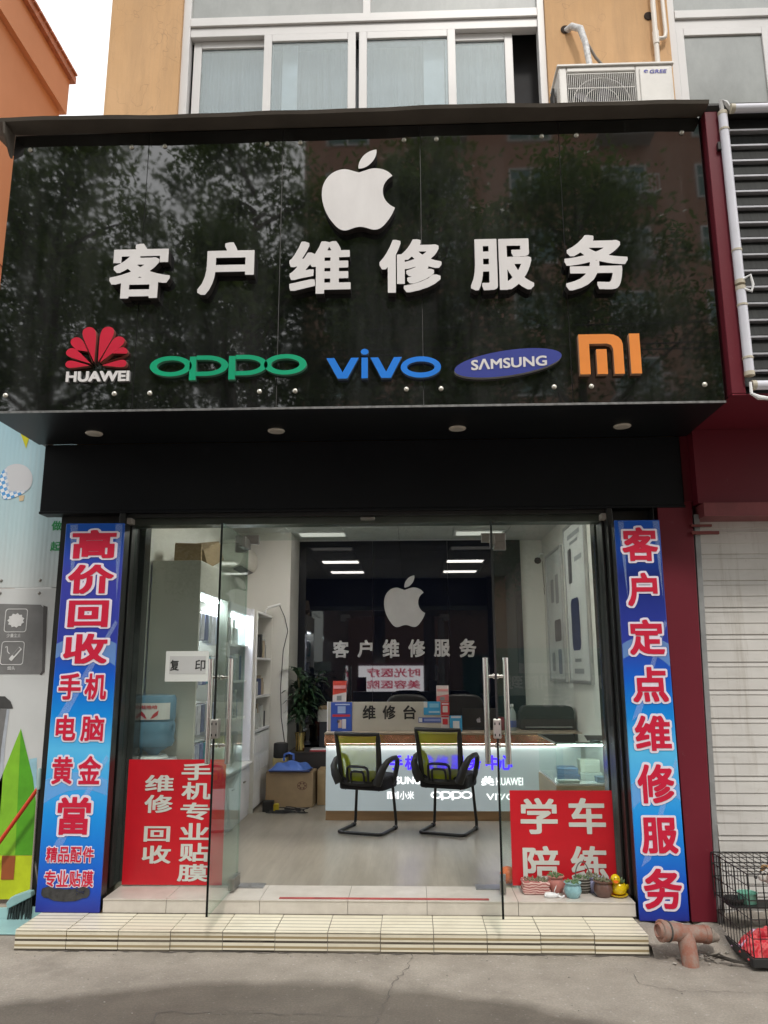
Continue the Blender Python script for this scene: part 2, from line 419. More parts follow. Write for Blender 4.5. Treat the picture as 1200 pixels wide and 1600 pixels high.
# ================================================================== ground
def ground_mat():
    n = N('worn concrete')
    big = n.noise(.55, 6, .6); mid = n.noise(4, 8, .65); fine = n.noise(90, 4, .7)
    c = n.ramp(big, [(.3, G(.31, (1, .88, .74))), (.7, G(.42, (1, .90, .77)))])
    c = n.mix(n.ramp(mid, [(.32, (.55,) * 3), (.60, (0,) * 3)]), c, G(.20, (1, .88, .74)))
    bl = n.noise(1.5, 9, .72); c = n.mix(n.ramp(bl, [(.55, (0,) * 3), (.68, (.5,) * 3)]), c, G(.19, (1, .88, .74)))
    c = n.mix(n.ramp(fine, [(.40, (.35,) * 3), (.62, (0,) * 3)]), c, G(.15, (1, .95, .88)))
    sp = n.ramp(n.noise(44, 2, .5), [(.64, (0,) * 3), (.72, (.5,) * 3)])
    c = n.mix(sp, c, G(.46, (1, .96, .9)))
    o_ = n.sep(); ux = n.math('DIVIDE', n.math('ADD', o_[0], .62), 1.62); ux = n.math('MULTIPLY', ux, ux)          # darker, smoother patch with a curved, wavy edge
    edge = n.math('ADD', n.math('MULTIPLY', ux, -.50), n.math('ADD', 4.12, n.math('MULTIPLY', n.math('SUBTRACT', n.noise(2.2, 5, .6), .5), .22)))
    dark_patch = n.ramp(n.math('ADD', n.math('MULTIPLY', n.math('SUBTRACT', edge, o_[1]), 7.0), .5, True), [(.1, (0,) * 3), (.9, (1,) * 3)])
    c = n.mix(n.math('MULTIPLY', dark_patch, .85), c, n.mix(1.0, c, G(.38, (1, .96, .92)), 'MULTIPLY'))
    n.set(Base_Color=c, Roughness=n.math('SUBTRACT', .9, n.math('MULTIPLY', dark_patch, .22)), Specular_IOR_Level=.25)
    n.bump(n.math('ADD', n.math('MULTIPLY', mid, .6), n.math('MULTIPLY', fine, .5)), .55, .01)
    return n.m
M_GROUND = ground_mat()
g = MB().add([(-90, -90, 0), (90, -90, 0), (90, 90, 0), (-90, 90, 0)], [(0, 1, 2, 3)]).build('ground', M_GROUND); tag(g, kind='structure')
def crack(pts, wid, z=.003, jit=.012, seed=1):
    rr = random.Random(seed); dense = []
    for a, b in zip(pts, pts[1:]):
        L = math.dist(a, b); k = max(2, int(L / .03))
        dense += [(a[0] + (b[0] - a[0]) * i / k + rr.uniform(-jit, jit), a[1] + (b[1] - a[1]) * i / k + rr.uniform(-jit, jit)) for i in range(k)]
    dense.append(pts[-1]); vs = []; fs = []
    for i, p in enumerate(dense):
        a = dense[max(0, i - 1)]; b = dense[min(len(dense) - 1, i + 1)]; d = Vector((b[0] - a[0], b[1] - a[1])).normalized(); q = Vector((-d.y, d.x))
        ww = wid * rr.choice((.08, .2, .4, .7, 1.0)) * .62
        vs += [(p[0] + q.x * ww, p[1] + q.y * ww, z), (p[0] - q.x * ww, p[1] - q.y * ww, z)]
    fs = [(2 * i, 2 * i + 1, 2 * i + 3, 2 * i + 2) for i in range(len(dense) - 1)]
    return vs, fs
M_CRACK = pm('crack dirt', G(.12, (1, .9, .8)), .95)
cm = MB()
for pts, wd, sd_ in (([(-.01, 4.50), (-.043, 4.29), (-.09, 4.17), (-.127, 3.96), (-.165, 3.745), (-.2, 3.4), (-.1, 3.0)], .0045, 1),
                     ([(-1.135, 3.60), (-1.152, 3.766), (-.705, 3.759), (-.166, 3.750)], .006, 2),
                     ([(-1.135, 3.60), (-1.12, 3.2)], .005, 3),
                     ([(-2.19, 4.506), (-.9, 4.506), (.2, 4.506), (1.25, 4.506)], .011, 5),
                     ([(1.08, 4.36), (1.085, 4.2), (1.10, 4.12), (1.245, 4.06), (1.66, 4.05), (2.6, 4.03)], .0035, 4)):
    cm.add(*crack(pts, wd, seed=sd_))
tag(cm.build('ground_crack', M_CRACK), kind='structure')
# raised, broken concrete apron under the right-hand light box and the pillar
n = N('patched concrete'); c = n.ramp(n.noise(7, 8, .7), [(.3, G(.24, (1, .95, .88))), (.7, G(.40, (1, .97, .92)))]); n.set(Base_Color=c, Roughness=.92); n.bump(n.noise(26, 6, .7), .8, .02); M_PATCH = n.m
ap = []; NX, NY = 36, 20
for j in range(NY + 1):
    for i in range(NX + 1):
        x = 1.262 + 1.9 * i / NX; y = 4.40 + .78 * j / NY
        h = .075 * min(1, max(0, (y - 4.46 - .05 * math.sin(x * 9)) / .25)) + .008 * math.sin(x * 31 + y * 17) + rnd.uniform(-.006, .006) + .004
        if 1.29 < x < 1.66 and 4.47 < y < 4.70: h += rnd.uniform(-.010, .016)
        if j < 3 or i == NX: h = -.012 + .006 * j
        ap.append((x, y, h))
m = MB().add(ap, [(j * (NX + 1) + i, j * (NX + 1) + i + 1, (j + 1) * (NX + 1) + i + 1, (j + 1) * (NX + 1) + i) for j in range(NY) for i in range(NX)])
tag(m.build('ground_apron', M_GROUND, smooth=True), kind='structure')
# broken rubble flakes round the drain pipe
m = MB()
for i in range(90):
    x, y = rnd.gauss(1.47, .10), rnd.gauss(4.50, .07)
    if x < 1.29 or (abs(x - 1.42) < .05 and y < 4.42): continue
    s_ = rnd.uniform(.004, .014); rot = Matrix.Rotation(rnd.uniform(0, 6), 3, 'Z') @ Matrix.Rotation(rnd.uniform(-.5, .5), 3, 'X')
    z = .075 * min(1, max(0, (y - 4.5) / .25)) + .008
    m.bx((x, y, z), (s_ * 1.6, s_, s_ * rnd.uniform(.3, .8)), rot)
for i in range(150):
    x, y = rnd.uniform(-2.6, 2.6), rnd.choice([4.50 - abs(rnd.gauss(0, .05)), rnd.uniform(3.4, 4.5)]); s_ = rnd.uniform(.002, .006)
    m.bx((x, y, s_ * .3), (s_ * 1.5, s_, s_ * .8), Matrix.Rotation(rnd.uniform(0, 6), 3, 'Z'))
tag(m.build('rubble', pm('rubble', G(.32, (1, .93, .82)), .9, var=.4, scale=25)), 'crumbled mortar and grit around the broken drain pipe', 'rubble', kind='stuff')

# ================================================================== entrance steps
def stripe(name, axis, base, per, stops):
    n = N(name); co = n.sep()[axis]
    fr = n.math('FRACT', n.math('DIVIDE', n.math('SUBTRACT', co, base), per))
    c = n.ramp(fr, stops, 'CONSTANT')
    tx = n.math('FLOOR', n.math('DIVIDE', n.math('ADD', n.sep()[0], 1.726), 3.434 / 12)); wn_ = n.n('ShaderNodeTexWhiteNoise', noise_dimensions='1D'); n.l(tx, wn_.inputs['W'])
    c = n.mix(n.math('MULTIPLY', wn_.outputs['Value'], .20), c, G(.50, (1, .88, .66)))
    d = n.ramp(n.noise(5, 8, .7), [(.50, (0,) * 3), (.80, (.40,) * 3)])
    c = n.mix(d, c, G(.34, (1, .86, .62)))
    d2 = n.ramp(n.noise(21, 5, .7), [(.66, (0,) * 3), (.78, (.4,) * 3)]); c = n.mix(d2, c, G(.16, (1, .85, .65)))
    n.set(Base_Color=c, Roughness=.38); return n.m
CR, TAN, DK = G(.76, (1, .94, .76)), G(.30, (1, .78, .40)), G(.03, (1, .75, .6))
M_STEPF = stripe('striped step face', 2, -.001, .0485, [(0, DK), (.24, CR), (.43, TAN), (.68, CR)])
M_STEPT = stripe('striped step tread', 1, 4.53, .054, [(0, CR), (.72, TAN), (.77, DK), (.87, CR)])
M_GROUT = pm('dark grout', G(.24, (1, .9, .78)), .9)
st = thing('entrance_step', 'lower entrance step of cream tiles with thin brown stripes', 'step', (-.46, 4.66, 0))
MB().box(-2.18, 1.245, 4.523, 4.82, 0, .0985).build('step_core', M_GROUT, st)
fm, tm = MB(), MB(); TW = 3.434 / 12
for i in range(12):
    x0, x1 = -2.186 + i * TW + .002, -2.186 + (i + 1) * TW - .002
    j = rnd.uniform(-.004, .004); jz = rnd.uniform(-.002, .003)
    fm.box(x0, x1, 4.512 + j, 4.522, .002 + max(0, jz), .0965 + jz)
    tm.box(x0, x1, 4.508 + rnd.uniform(-.002, .003), 4.812, .099, .105 + rnd.uniform(-.0012, .0012))
fm.build('riser_tiles', M_STEPF, st); tm.build('tread_tiles', M_STEPT, st, bevel=.0015)
n = N('beige threshold tile'); c = n.ramp(n.noise(9, 6, .6), [(.3, G(.50, (1, .92, .82))), (.7, G(.60, (1, .93, .84)))])
c = n.mix(n.ramp(n.noise(3, 7, .7), [(.55, (0,) * 3), (.8, (.4,) * 3)]), c, G(.3, (1, .9, .78))); n.set(Base_Color=c, Roughness=.35); M_BEIGE = n.m
s2 = thing('door_sill', 'plain beige tiled upper step under the glass shopfront', 'step', (-.28, 4.95, .1))
MB().box(-1.822, 1.268, 4.824, 5.18, .02, .1785).build('sill_core', M_GROUT, s2)
fm = MB(); xs = [-1.826, -1.45, -.9, -.385, .075, .60, 1.27]
for a, b in zip(xs, xs[1:]):
    fm.box(a + .0015, b - .0015, 4.813, 4.823, .106, .174)
    fm.box(a + .0015, b - .0015, 4.809, 5.12, .1745, .1815)
fm.build('sill_tiles', M_BEIGE, s2, bevel=.001)
MB().box(-.79, .435, 4.83, 4.86, .182, .185).build('threshold_strip', pm('faded red strip', G(1, (.36, .06, .055)), .6, var=.3, scale=12), s2)

# ================================================================== shop building
n = N('orange render')
c = n.ramp(n.noise(1.3, 7, .6), [(.3, G(1, (.56, .33, .155))), (.7, G(1, (.64, .395, .205)))])
c = n.mix(n.ramp(n.noise(2.2, 8, .75, stretch=(2.5, 1, .35)), [(.42, (0,) * 3), (.70, (.8,) * 3)]), c, G(1, (.47, .29, .15)))
vo = n.n('ShaderNodeTexVoronoi', feature='DISTANCE_TO_EDGE'); vo.inputs['Scale'].default_value = 1.4; vo.inputs['Randomness'].default_value = 1
wp = n.n('ShaderNodeVectorMath', operation='ADD'); wn3 = n.n('ShaderNodeTexNoise'); wn3.inputs['Scale'].default_value = 5; n.l(n.coord(), wn3.inputs[0]); n.l(n.coord(), wp.inputs[0]); n.l(wn3.outputs['Color'], wp.inputs[1]); n.l(wp.outputs[0], vo.inputs[0])
c = n.mix(n.ramp(vo.outputs[0], [(.0, (.5,) * 3), (.006, (0,) * 3)]), c, G(1, (.25, .15, .08)))
st_n = n.noise(9, 6, .7, stretch=(3, 1, .06)); c = n.mix(n.ramp(st_n, [(.56, (0,) * 3), (.74, (.40,) * 3)]), c, G(1, (.36, .24, .14)))
n.set(Base_Color=c, Roughness=.85); n.bump(n.noise(70, 5, .7), .25, .004); M_ORANGE = n.m
M_WALLIN = pm('white interior wall', G(.74, (1, .98, .91)), .6, var=.03, scale=2)
bld = thing('shop_building', 'pale orange rendered shop building with white framed upstairs windows', 'building', (0, 7.2, 0))
YW = 5.06; ZT = 8.6; ZS = 4.86
WX0, WX1, V0, V1 = -1.745, 1.075, 2.005, 4.2
m = MB()
m.box(-2.31, WX0, YW, YW + .25, 2.99, ZT); m.box(WX1, V0, YW, YW + .25, 2.99, ZT); m.box(V1, 6, YW, YW + .25, 2.99, ZT)
m.box(WX0, WX1, YW, YW + .25, 2.99, 5.35); m.box(V0, V1, YW, YW + .25, 2.99, 5.35)
m.box(WX0, WX1, YW, YW + .25, 7.5, ZT); m.box(V0, V1, YW, YW + .25, 7.5, ZT)
m.box(-2.31, -2.06, YW + .25, 12, -.05, ZT); m.box(5.75, 6, YW + .25, 12, 0, ZT); m.box(-2.31, 6, 11.75, 12, 0, ZT); m.box(-2.31, 6, YW + .25, 11.75, ZT - .2, ZT - .02)
m.box(-2.06, -1.93, YW + .12, YW + .25, -.02, 2.99); m.box(1.36, 1.62, YW + .02, YW + .25, -.02, 2.99); m.box(1.62, 6, YW + .2, YW + .25, 0, 2.99)
m.build('wall', M_ORANGE, bld)
def hole_ring(x, z, r): return MB().lathe([(r, 0), (r, .004), (r * .8, .006)], (x, YW - .002, z), 16, axis=Matrix.Rotation(R(90), 3, 'X'))
for x, z in ((1.222, 6.278), (1.858, 6.375)): hole_ring(x, z, .036).build('wall_hole', pm('dark hole', G(.03, (1, .6, .4)), .95), bld)
# interior shell
RX0, RX1, RY0, RY1, ZF, ZC = -1.93, 1.55, 5.2, 9.03, .179, 2.985
m = MB(); m.box(RX0 - .1, RX0, 5.312, RY1, -.02, ZC + .3); m.box(RX1, RX1 + .1, 5.312, RY1 + .1, -.02, ZC + .3); m.box(RX0 - .1, RX1, RY1, RY1 + .1, -.02, ZC + .3)
m.build('interior_wall', M_WALLIN, bld)
MB().box(RX0, -1.32, 8.36, RY1, ZF, ZC).build('interior_pillar', M_WALLIN, bld)
m = MB()
for i in range(6):
    for j in range(7): m.box(RX0 + i * .6, RX0 + i * .6 + .594, 5.1 + j * .6, 5.1 + j * .6 + .594, ZC, ZC + .02)
m.box(RX0, RX1, 5.1, RY1, ZC + .021, ZC + .1, 1)
m.build('ceiling', [pm('ceiling tile', G(.62, (.98, 1, .98)), .7, var=.04), M_BLACKMATT], bld)
n = N('wood look floor'); v = n.coord()
gr = n.noise(14, 7, .65, stretch=(1, .10, 1)); gr2 = n.noise(2.2, 4, .6)
c = n.ramp(gr, [(.3, G(.25, (1, .89, .72))), (.7, G(.37, (1, .91, .76)))]); c = n.mix(n.ramp(gr2, [(.4, (0,) * 3), (.75, (.35,) * 3)]), c, G(.22, (1, .89, .72)))
sx = n.sep(); px_ = n.math('FRACT', n.math('DIVIDE', sx[0], .15)); ln = n.math('LESS_THAN', px_, .012); c = n.mix(n.math('MULTIPLY', ln, .35), c, G(.14, (1, .9, .75)))
n.set(Base_Color=c, Roughness=.28, Specular_IOR_Level=.4); M_FLOOR = n.m
MB().box(RX0, RX1, 5.12, RY1, .10, ZF).build('interior_floor', M_FLOOR, bld)
M_LED = pm('led panel', G(.9), .5, var=0, emit=(1, .96, .89, 1), es=15)
M_LED2 = pm('dim led panel', G(.6), .5, var=0, emit=(1, .96, .88, 1), es=.35)
for i, cx in enumerate((-.985, .76)):
    for yy in (8.46, 7.25, 6.08):
        f_o = MB().box(cx - .27, cx + .27, yy - .13, yy + .13, ZC - .012, ZC - .0005).build('ceiling_light', pm('light trim', G(.75), .4, var=0), bld)
        MB().box(cx - .25, cx + .25, yy - .11, yy + .11, ZC - .016, ZC - .0125).build('diffuser', M_LED if yy < 8 else M_LED2, f_o)
# windows upstairs
M_PVC = pm('white window frame', G(.66, (1, .98, .97)), .35, var=.04, scale=3, dirt=.12)
M_WGLASS = None
n = N('window glass'); n.set(Base_Color=G(.10, (.95, 1, 1.05)), Roughness=.02, Specular_IOR_Level=.9); M_WGLASS = glass_mat('upstairs glass', (.84, .90, .94, 1), 2.0, film=.14)
n = N('misty window glass'); n.set(Base_Color=n.ramp(n.noise(2.5, 6, .7, stretch=(1, 1, .5)), [(.3, G(.22, (.95, 1, .95))), (.7, G(.34, (.95, 1, .95)))]), Roughness=.12, Specular_IOR_Level=.9); M_WMIST = n.m
M_DARKIN = pm('dark room behind window', G(.03, (1, 1, 1.1)), .8)
def frame_rect(m, x0, x1, z0, z1, w, y0, y1):
    m.box(x0, x0 + w, y0, y1, z0, z1); m.box(x1 - w, x1, y0, y1, z0, z1)
    m.box(x0 + w, x1 - w, y0, y1, z0, z0 + w); m.box(x0 + w, x1 - w, y0, y1, z1 - w, z1)
ZR0, ZR1 = 6.395, 6.515    # mid rail
wn = MB(); yf = YW + .03
wn.box(WX0, WX0 + .06, yf, yf + .09, 5.35, 7.5); wn.box(WX1 - .055, WX1, yf, yf + .09, 5.35, 7.5)
wn.box(WX0 + .06, WX1 - .055, yf, yf + .09, 5.35, 5.41); wn.box(WX0 + .06, WX1 - .055, yf, yf + .09, 7.44, 7.5)
wn.box(WX0 + .06, WX1 - .055, yf - .006, yf + .09, 6.44, 6.515); wn.box(WX0 + .06, WX1 - .055, yf + .012, yf + .09, 6.355, 6.437)
wn.box(-.33, -.27, yf, yf + .09, 6.516, 7.44)
win = wn.build('window', M_PVC, bld, bevel=.004)
for x0, x1 in ((WX0 + .06, -.33), (-.27, WX1 - .055)): MB().box(x0, x1, yf + .03, yf + .036, 6.516, 7.44).build('pane', M_WMIST, win)
for x0, x1, dy in ((-1.665, -1.04, .055), (-1.10, -.385, .005), (-.36, .385, .005), (.31, .83, .055)):
    s_ = MB(); frame_rect(s_, x0, x1, 5.412, 6.352, .062, yf + dy, yf + dy + .04); so = s_.build('sash', M_PVC, win, bevel=.004)
    MB().box(x0 + .062, x1 - .062, yf + dy + .016, yf + dy + .022, 5.474, 6.29).build('pane', M_WGLASS, win)
for x0, x1, k in ((-.97, -.85, .005), (.14, .20, .005), (.20, .30, .0)): MB().box(x0, x1, yf + .10 + k, yf + .115 + k, 5.36, 6.34).build('inner_mullion', pm('inner white frame', G(.62), .6), win)
MB().box(WX0, WX1, YW + .235, YW + .245, 5.36, 7.49).build('dark_backing', M_DARKIN, win)
n = N('grey curtain'); fw_ = n.noise(7, 3, .5, stretch=(4, 1, .05)); n.set(Base_Color=n.ramp(fw_, [(.3, G(.15, (.98, 1, 1.03))), (.7, G(.27, (.98, 1, 1.03)))]), Roughness=.9); n.bump(fw_, .8, .03)
MB().box(-1.66, .84, YW + .19, YW + .20, 5.36, 6.34).build('curtain', n.m, win)

wn = MB(); wn.box(V0, V0 + .06, yf, yf + .09, 5.35, 7.5); wn.box(V1 - .06, V1, yf, yf + .09, 5.35, 7.5); wn.box(V0 + .06, V1 - .06, yf, yf + .09, 5.35, 5.41)
wn.box(V0 + .06, V1 - .06, yf - .006, yf + .09, 6.375, 6.445); wn.box(V0 + .06, V1 - .06, yf + .012, yf + .09, 6.29, 6.372)
w2 = wn.build('window', M_PVC, bld, bevel=.004)
MB().box(V0 + .06, V1 - .06, yf + .03, yf + .036, 6.446, 7.49).build('pane', M_WMIST, w2)
for x0, x1, dy in ((2.065, 2.77, .005), (2.71, 3.5, .05), (3.44, 4.14, .005)):
    s_ = MB(); frame_rect(s_, x0, x1, 5.412, 6.288, .06, yf + dy, yf + dy + .04); so = s_.build('sash', M_PVC, w2, bevel=.004)
    MB().box(x0 + .06, x1 - .06, yf + dy + .016, yf + dy + .022, 5.474, 6.228).build('pane', M_WMIST, w2)
MB().box(V0, V1, YW + .235, YW + .245, 5.36, 7.49).build('dark_backing', M_DARKIN, w2)

# white wall pipes
M_PIPE = pm('cream pvc pipe', G(.72, (1, .93, .84)), .4, var=.04)
pp = thing('wall_pipe', 'thin cream plastic pipes with an elbow beside the right upstairs window', 'pipe', (1.9, YW, 5.8))
MB().tube([(1.887, YW - .04, 7.6), (1.882, YW - .04, 5.72)], .019, 12).build('down_pipe', M_PIPE, pp, smooth=True)
MB().tube([(1.945, YW - .035, 7.6), (1.962, YW - .035, 6.20), (1.955, YW - .036, 6.155), (1.935, YW - .038, 6.142), (1.885, YW - .04, 6.138)], .015, 12).build('branch_pipe', M_PIPE, pp, smooth=True)
MB().tube([(1.884, YW - .04, 6.20), (1.884, YW - .04, 6.09)], .024, 12).build('joint', M_PIPE, pp, smooth=True)

# ================================================================== outdoor air conditioner
ac = thing('outdoor_air_conditioner', 'cream outdoor air conditioner with round fan grille above the sign', 'air conditioner', (1.49, 4.9, 5.1))
M_AC = pm('cream ac casing', G(.72, (1, .97, .92)), .4, var=.05, dirt=.15)
AY = 4.78; AX0, AX1, AZ0, AZ1 = 1.09, 1.89, 5.14, 5.70
M_ACD = pm('dark condenser', G(.05, (.95, .95, 1.1)), .5)
m = MB(); m.box(AX0, AX0 + .055, AY, AY + .25, AZ0, AZ1); m.box(1.63, AX1, AY, AY + .25, AZ0, AZ1); m.box(AX0 + .055, 1.63, AY, AY + .25, AZ1 - .04, AZ1); m.box(AX0 + .055, 1.63, AY, AY + .25, AZ0, AZ0 + .04)
m.build('casing', M_AC, ac, bevel=.008)
MB().box(AX0 - .012, AX1 + .012, AY - .012, AY + .262, AZ1 + .001, AZ1 + .018).build('lid', M_AC, ac, bevel=.004)
MB().box(AX0 + .056, 1.629, AY + .14, AY + .16, AZ0 + .041, AZ1 - .041).build('condenser', M_ACD, ac)
m = MB()
for k in range(5):
    a = R(72 * k + 20); rot = Matrix.Rotation(a, 3, 'Y') @ Matrix.Rotation(R(25), 3, 'Z'); c = Vector((1.385, AY + .08, 5.42)) + Matrix.Rotation(a, 3, 'Y') @ Vector((0, 0, .11))
    m.bx(c, (.085, .006, .18), rot)
m.tube([(1.385, AY + .05, 5.42), (1.385, AY + .13, 5.42)], .035, 14)
m.build('fan', pm('fan blade', G(.14, (.95, .9, 1.1)), .45), ac)
m = MB(); gx0, gx1, gz0, gz1 = AX0 + .062, 1.622, AZ0 + .048, AZ1 - .048
for i in range(36): x = gx0 + (gx1 - gx0) * i / 35; m.box(x - .0015, x + .0015, AY + .004, AY + .008, gz0, gz1)
for i in range(5): z = gz0 + (gz1 - gz0) * i / 4; m.box(gx0, gx1, AY + .009, AY + .012, z - .003, z + .003)
m.tube([(1.385 + .2 * math.cos(R(a)), AY + .015, 5.42 + .2 * math.sin(R(a))) for a in range(0, 360, 15)], .003, 6, closed=True)
m.tube([(1.385 + .12 * math.cos(R(a)), AY + .015, 5.42 + .12 * math.sin(R(a))) for a in range(0, 360, 20)], .003, 6, closed=True)
m.build('fan_grille', M_AC, ac)
MB().box(1.655, 1.872, AY - .012, AY - .001, AZ0 + .05, AZ1 - .03).build('front_plate', M_AC, ac, bevel=.01)
M_GREE = pm('violet blue print', G(1, (.07, .07, .35)), .5, var=0)
m = MB().put(fit('GREE', 1.725, 1.845, 5.620, 5.650, .02, shear=.15), AY - .0145)
x, z = 1.70, 5.6385
m.put(shape([arc(x, z, .016, .013, 20, 330, 18) + arc(x + .003, z - .003, .008, .006, 330, 20, 10)]), AY - .0145)
m.build('lettering', M_GREE, ac)
m = MB(); m.box(AX0 - .03, AX0 - .013, AY + .1, AY + .2, 5.38, 5.62); m.build('service_valve_cover', M_BLACKMATT, ac, bevel=.005)
for x in (1.2, 1.78): m = MB(); m.box(x - .02, x + .02, AY + .02, YW, AZ0 - .045, AZ0 - .002); m.box(x - .02, x + .02, YW - .03, YW, AZ0 - .32, AZ0 - .046); m.build('wall_bracket', M_STEELDULL, ac)
m = MB().tube([(1.222, YW + .02, 6.278), (1.26, YW - .05, 6.26), (1.31, YW - .1, 6.19), (1.335, YW - .12, 6.05), (1.345, YW - .15, 5.85), (1.36, YW - .16, 5.722)], [.024, .026, .026, .022, .022, .022], 10)
o = m.build('insulated_hose', pm('silver wrapped hose', G(.55), .5, var=.35, scale=40), ac, smooth=True)
MB().tube([(1.33, YW - .11, 6.10), (1.42, YW - .06, 5.97), (1.55, YW - .05, 5.80), (1.58, YW - .06, 5.70)], .011, 8).build('cable', pm('grey cable', G(.22, (1, .9, .8)), .6), ac, smooth=True)

# ================================================================== the shop sign
YS = 4.27
n = N('black polished panel')
dust = n.ramp(n.noise(1.6, 8, .7, stretch=(2.2, 1, .30)), [(.46, (0,) * 3), (.80, (.055,) * 3)])
dust2 = n.ramp(n.noise(16, 7, .75, stretch=(2.5, 1, .16)), [(.58, (0,) * 3), (.82, (.07,) * 3)])
c = n.mix(dust, G(.006, (.9, 1.05, 1)), G(.5, (1, 1, 1.02))); c = n.mix(dust2, c, G(.45))
n.set(Base_Color=c, Roughness=n.ramp(n.noise(5, 5, .6), [(.3, (.015,) * 3), (.8, (.05,) * 3)]), Specular_IOR_Level=1.0, IOR=1.62); M_PANEL = n.m
n = N('black cladding'); c = n.ramp(n.noise(1.1, 6, .6), [(.3, G(.008, (.85, .95, 1.25))), (.7, G(.013, (.9, 1, 1.15)))]); c = n.mix(n.ramp(n.noise(9, 8, .75), [(.6, (0,) * 3), (.8, (.04,) * 3)]), c, G(.4))
n.set(Base_Color=c, Roughness=.38, Specular_IOR_Level=.2); M_CLAD = n.m
M_HOOD = pm('brown sheet metal', G(.115, (1, .86, .72)), .5, var=.2, scale=3, dirt=.4)
sg = thing('shop_sign', 'large black glossy shop sign box with white characters and colourful logos', 'sign', (-.33, 4.6, 3.0))
seams = [-2.512, -1.638, -.781, .086, .951, 1.822]
m = MB()
for a, b in zip(seams, seams[1:]): m.box(a + .0022, b - .0022, YS, YS + .012, 3.006, 4.862)
m.build('front_panel', M_PANEL, sg)
m = MB(); m.box(-2.51, 1.82, YS + .013, YS + .06, 3.006, 4.86); m.box(-2.51, -2.47, YS + .06, 5.05, 3.006, 4.86); m.box(1.79, 1.83, YS + .06, 5.05, 3.006, 4.86)
m.build('sign_box', pm('seam aluminium', G(.20), .5), sg)
m = MB(); m.box(-2.512, 1.824, YS + .001, 4.93, 2.996, 3.0055); m.build('soffit', M_CLAD, sg)
m = MB(); m.box(-2.512, 1.822, YS - .004, YS + .0005, 2.992, 3.005); m.build('edge_trim', pm('worn edge trim', G(.25), .4, .6, var=.4, scale=30), sg)
m = MB(); m.box(-2.47, 1.778, 4.935, 5.055, 2.535, 2.9955); m.box(-2.475, 1.783, 4.932, 5.055, 2.517, 2.5345); m.build('fascia', M_CLAD, sg, bevel=.003)
# hood with a wavy front edge and a triangular end wing
m = MB(); K = 44; vs = []; fs = []
for i in range(K + 1):
    x = -2.68 + 4.52 * i / K; wv = .006 * math.sin(x * 2.1 + 1) + .003 * math.sin(x * 5.3) + .002 * math.sin(x * 13)
    vs += [(x, YS - .005, 4.864), (x, 4.145, 4.868 + wv), (x, 4.135, 4.888 + wv), (x, 4.50, 4.945)]
for i in range(K):
    for k in range(3): fs.append((4 * i + k, 4 * i + k + 1, 4 * i + k + 5, 4 * i + k + 4))
m.add(vs, fs)
m.prism([(4.14, 4.866), (YS, 4.863), (YS, 4.70), (YS - .02, 4.705), (4.16, 4.80)], -2.528, -2.515, map3=lambda u, v, q: (q, u, v))
m.box(-2.68, 1.84, 4.50, 5.05, 4.935, 4.945)
hood = m.build('hood', M_HOOD, sg); sm_ = hood.modifiers.new('thick', 'SOLIDIFY'); sm_.thickness = .004
M_BOLT = pm('sign bolt', G(.68, (1, .96, .85)), .3, .7)
bolt_me = None
for zz in (4.758, 3.104):
    for x in (-2.405, -1.748, -1.535, -.881, -.67, -.015, .188, .845, 1.06, 1.71):
        if bolt_me is None:
            b = MB().lathe([(.015, 0), (.015, .006), (.011, .011), (.004, .013)], (0, 0, 0), 14, axis=Matrix.Rotation(R(90), 3, 'X')).build('bolt', M_BOLT, sg, smooth=True, off=(0, 0, 0)); bolt_me = b
        else: b = bolt_me.copy(); COL.objects.link(b); b.parent = sg
        b.location = Vector((x, YS, zz)) - Vector(sg.location)
M_LETW = N('white acrylic letter'); M_LETW.set(Base_Color=M_LETW.ramp(M_LETW.noise(3, 7, .7, stretch=(1, 1, .4)), [(.3, G(.62, (1, .96, .95))), (.7, G(.74, (1, .97, .96)))]), Roughness=.35); M_LETW = M_LETW.m
M_LETS = pm('dark letter return', G(.03, (1, .85, .8)), .5)
def raised(mesh, y, name, mface, mside, parent, top):
    """raised letter or emblem: pale face, dark returns"""
    vs, fs = mesh; m = MB(); m.put(mesh, y)
    for i, f in enumerate(fs):
        if not all(vs[k][2] > top - 1e-4 for k in f): m.mi[i] = 1
    return m.build(name, [mface, mside], parent)
DL = .055
for ch, (x0, y0, x1, y1) in (('客', (172, 380, 266, 467)), ('户', (310, 378, 397, 461)), ('维', (452, 376, 548, 460)), ('修', (593, 373, 690, 458)), ('服', (735, 372, 833, 454)), ('务', (882, 366, 981, 454))):
    raised(fit(ch, *BB(x0, y0, x1, y1, YS - DL), offset=.028, depth=DL), YS - .001, 'character', M_LETW, M_LETS, sg, DL)
raised(apple(BB(503, 233, 617, 361, YS - DL), DL), YS - .001, 'bitten_apple_emblem', M_LETW, M_LETS, sg, DL)
D2 = .03
ML = lambda nm, rgb: pm(nm, G(1, rgb), .35, var=.08, scale=4)
raised(flower(BB(104, 510, 200, 575, YS - D2), D2), YS - .001, 'red_petal_emblem', ML('red petal', (.55, .012, .04)), pm('petal side', G(.5, (.6, .2, .15)), .5), sg, D2)
raised(fit('HUAWEI', *BB(103, 579, 202, 597, YS - .02), offset=.035, depth=.02), YS - .001, 'lettering', M_LETW, pm('letter side', G(.35), .5), sg, .02)
raised(oppo(BB(234, 552, 479, 595, YS - D2), D2), YS - .001, 'green_wordmark', ML('green acrylic', (.0, .33, .16)), pm('green side', G(.3, (.4, 1, .7)), .5), sg, D2)
raised(vivo(BB(510, 543, 689, 592, YS - D2), D2), YS - .001, 'blue_wordmark', ML('blue acrylic', (.01, .19, .70)), pm('blue side', G(.3, (.4, .6, 1)), .5), sg, D2)
